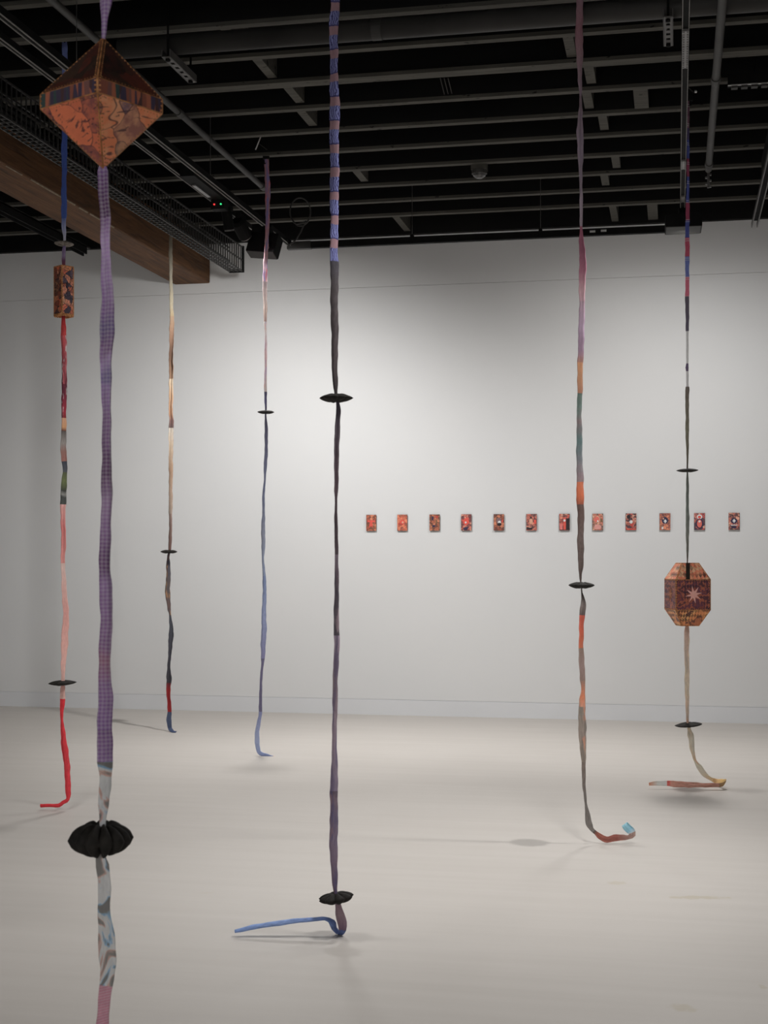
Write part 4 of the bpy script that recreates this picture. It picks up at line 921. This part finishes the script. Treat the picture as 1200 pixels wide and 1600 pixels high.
CARDS = [
 (580, 817.0, RUST, DK, 40, [(rect(-.75, .1, .75, .32), RED), ([(-.22, .32), (.22, .32), (.3, -.6), (-.1, -.35), (-.45, -.7)], RED)], 'first card from the left, rust brown with a red T-shaped figure'),
 (628.5, 816.8, RUST, DRED, 44, [(ell(0, .05, .5, .32), RED), (ell(.1, .05, .2, .14), PCH), ([(-.8, -.2), (.1, -.3), (.2, -.15), (-.7, 0)], DRED)], 'second card from the left, orange with a small red swirl'),
 (679, 816.6, RUST, DK, 52, [(rect(-.55, .3, -.2, .75), NAVY), (rect(.25, -.2, .5, .3), OLV), (rect(-.4, -.55, .1, -.3), NAVY), (ell(.45, .7, .25, .15), DRED)], 'third card from the left, orange-brown with dark blocks in a grid'),
 (728.5, 816.3, ROSE, DK, 46, [(ell(-.05, .1, .6, .45), RED), (ell(-.1, 0, .18, .12), PALE), ([(-.6, -.9), (.2, -.9), (.5, -.5), (-.4, -.6)], NAVY)], 'fourth card from the left, bright red patch over dark olive foot'),
 (779.5, 816.2, RUST, DK, 42, [(ell(0, .2, .5, .35), (110, 84, 88)), (ell(.1, 0, .3, .2), PALE), (ell(.1, -.25, .4, .2), DK), (rect(.55, .0, .8, .3), RED)], 'fifth card from the left, tan with a grey-headed dark figure'),
 (830.5, 816.0, ROSE, DK, 40, [([(-.6, .0), (-.1, .8), (.35, .1)], DK), (ell(-.1, .1, .35, .35), PCH), (rect(.45, -.2, .9, .3), RED), (rect(-.9, -.9, .2, -.65), DK)], 'sixth card from the left, dark peak over peach with red at the right edge'),
 (882, 815.8, ROSE, DK, 44, [(rect(.3, -.95, .95, .45), DK), (rect(-.2, -.9, .25, .5), RED), (ell(0, .2, .2, .15), PALE), (rect(-.9, -.9, -.35, -.2), (206, 96, 92))], 'seventh card, red column beside a black right half, next to the orange ribbon'),
 (934, 815.6, ROSE, OLV, 44, [(ell(-.2, .3, .5, .35), (208, 84, 72)), (ell(.0, .1, .15, .12), PALE), (ell(0, -.6, .7, .3), (196, 128, 120)), (rect(.5, 0, .8, .4), OLV)], 'eighth card from the left, dusty pink with green-brown upper corner'),
 (986, 815.4, ROSE, DK, 48, [(ell(-.45, .6, .35, .25), DK), (ell(0, 0, .3, .2), PALE), ([(-.2, -.3), (.5, -.1), (.3, -.7)], DRED), (rect(-.9, -.95, .9, -.82), RED)], 'ninth card from the left, muted pink with a black upper left corner'),
 (1039, 815.1, RUST, NAVY, 40, [(ell(0, .15, .6, .42), NAVY), (dia(.05, .05, .3, .25), PALE), (ell(-.3, .35, .15, .1), PCH), (rect(-.6, -.9, -.3, -.6), PALE)], 'tenth card from the left, navy disc with pale diamond on orange'),
 (1093, 814.8, ROSE, NAVY, 42, [(ell(0, .55, .5, .28), PALE), (ell(0, .52, .3, .16), RED), (ell(0, -.25, .7, .6), NAVY), (ell(0, -.25, .45, .48), (206, 84, 70)), (ell(0, .0, .2, .12), PALE)], 'eleventh card from the left, red oval figure with dark outline on pink'),
 (1147, 814.5, ROSE, DK, 42, [(ell(0, .05, .62, .34), NAVY), (dia(0, .05, .3, .24), PALE), (rect(-.6, -.5, .6, -.4), PALE), (ell(0, -.7, .5, .14), NAVY)], 'last card at the right, navy eye shape with a white diamond centre')]
for i, (px, py, pal, ln, sc, mo, lb) in enumerate(CARDS): card(px, py, i, pal, ln, sc, mo, lb)
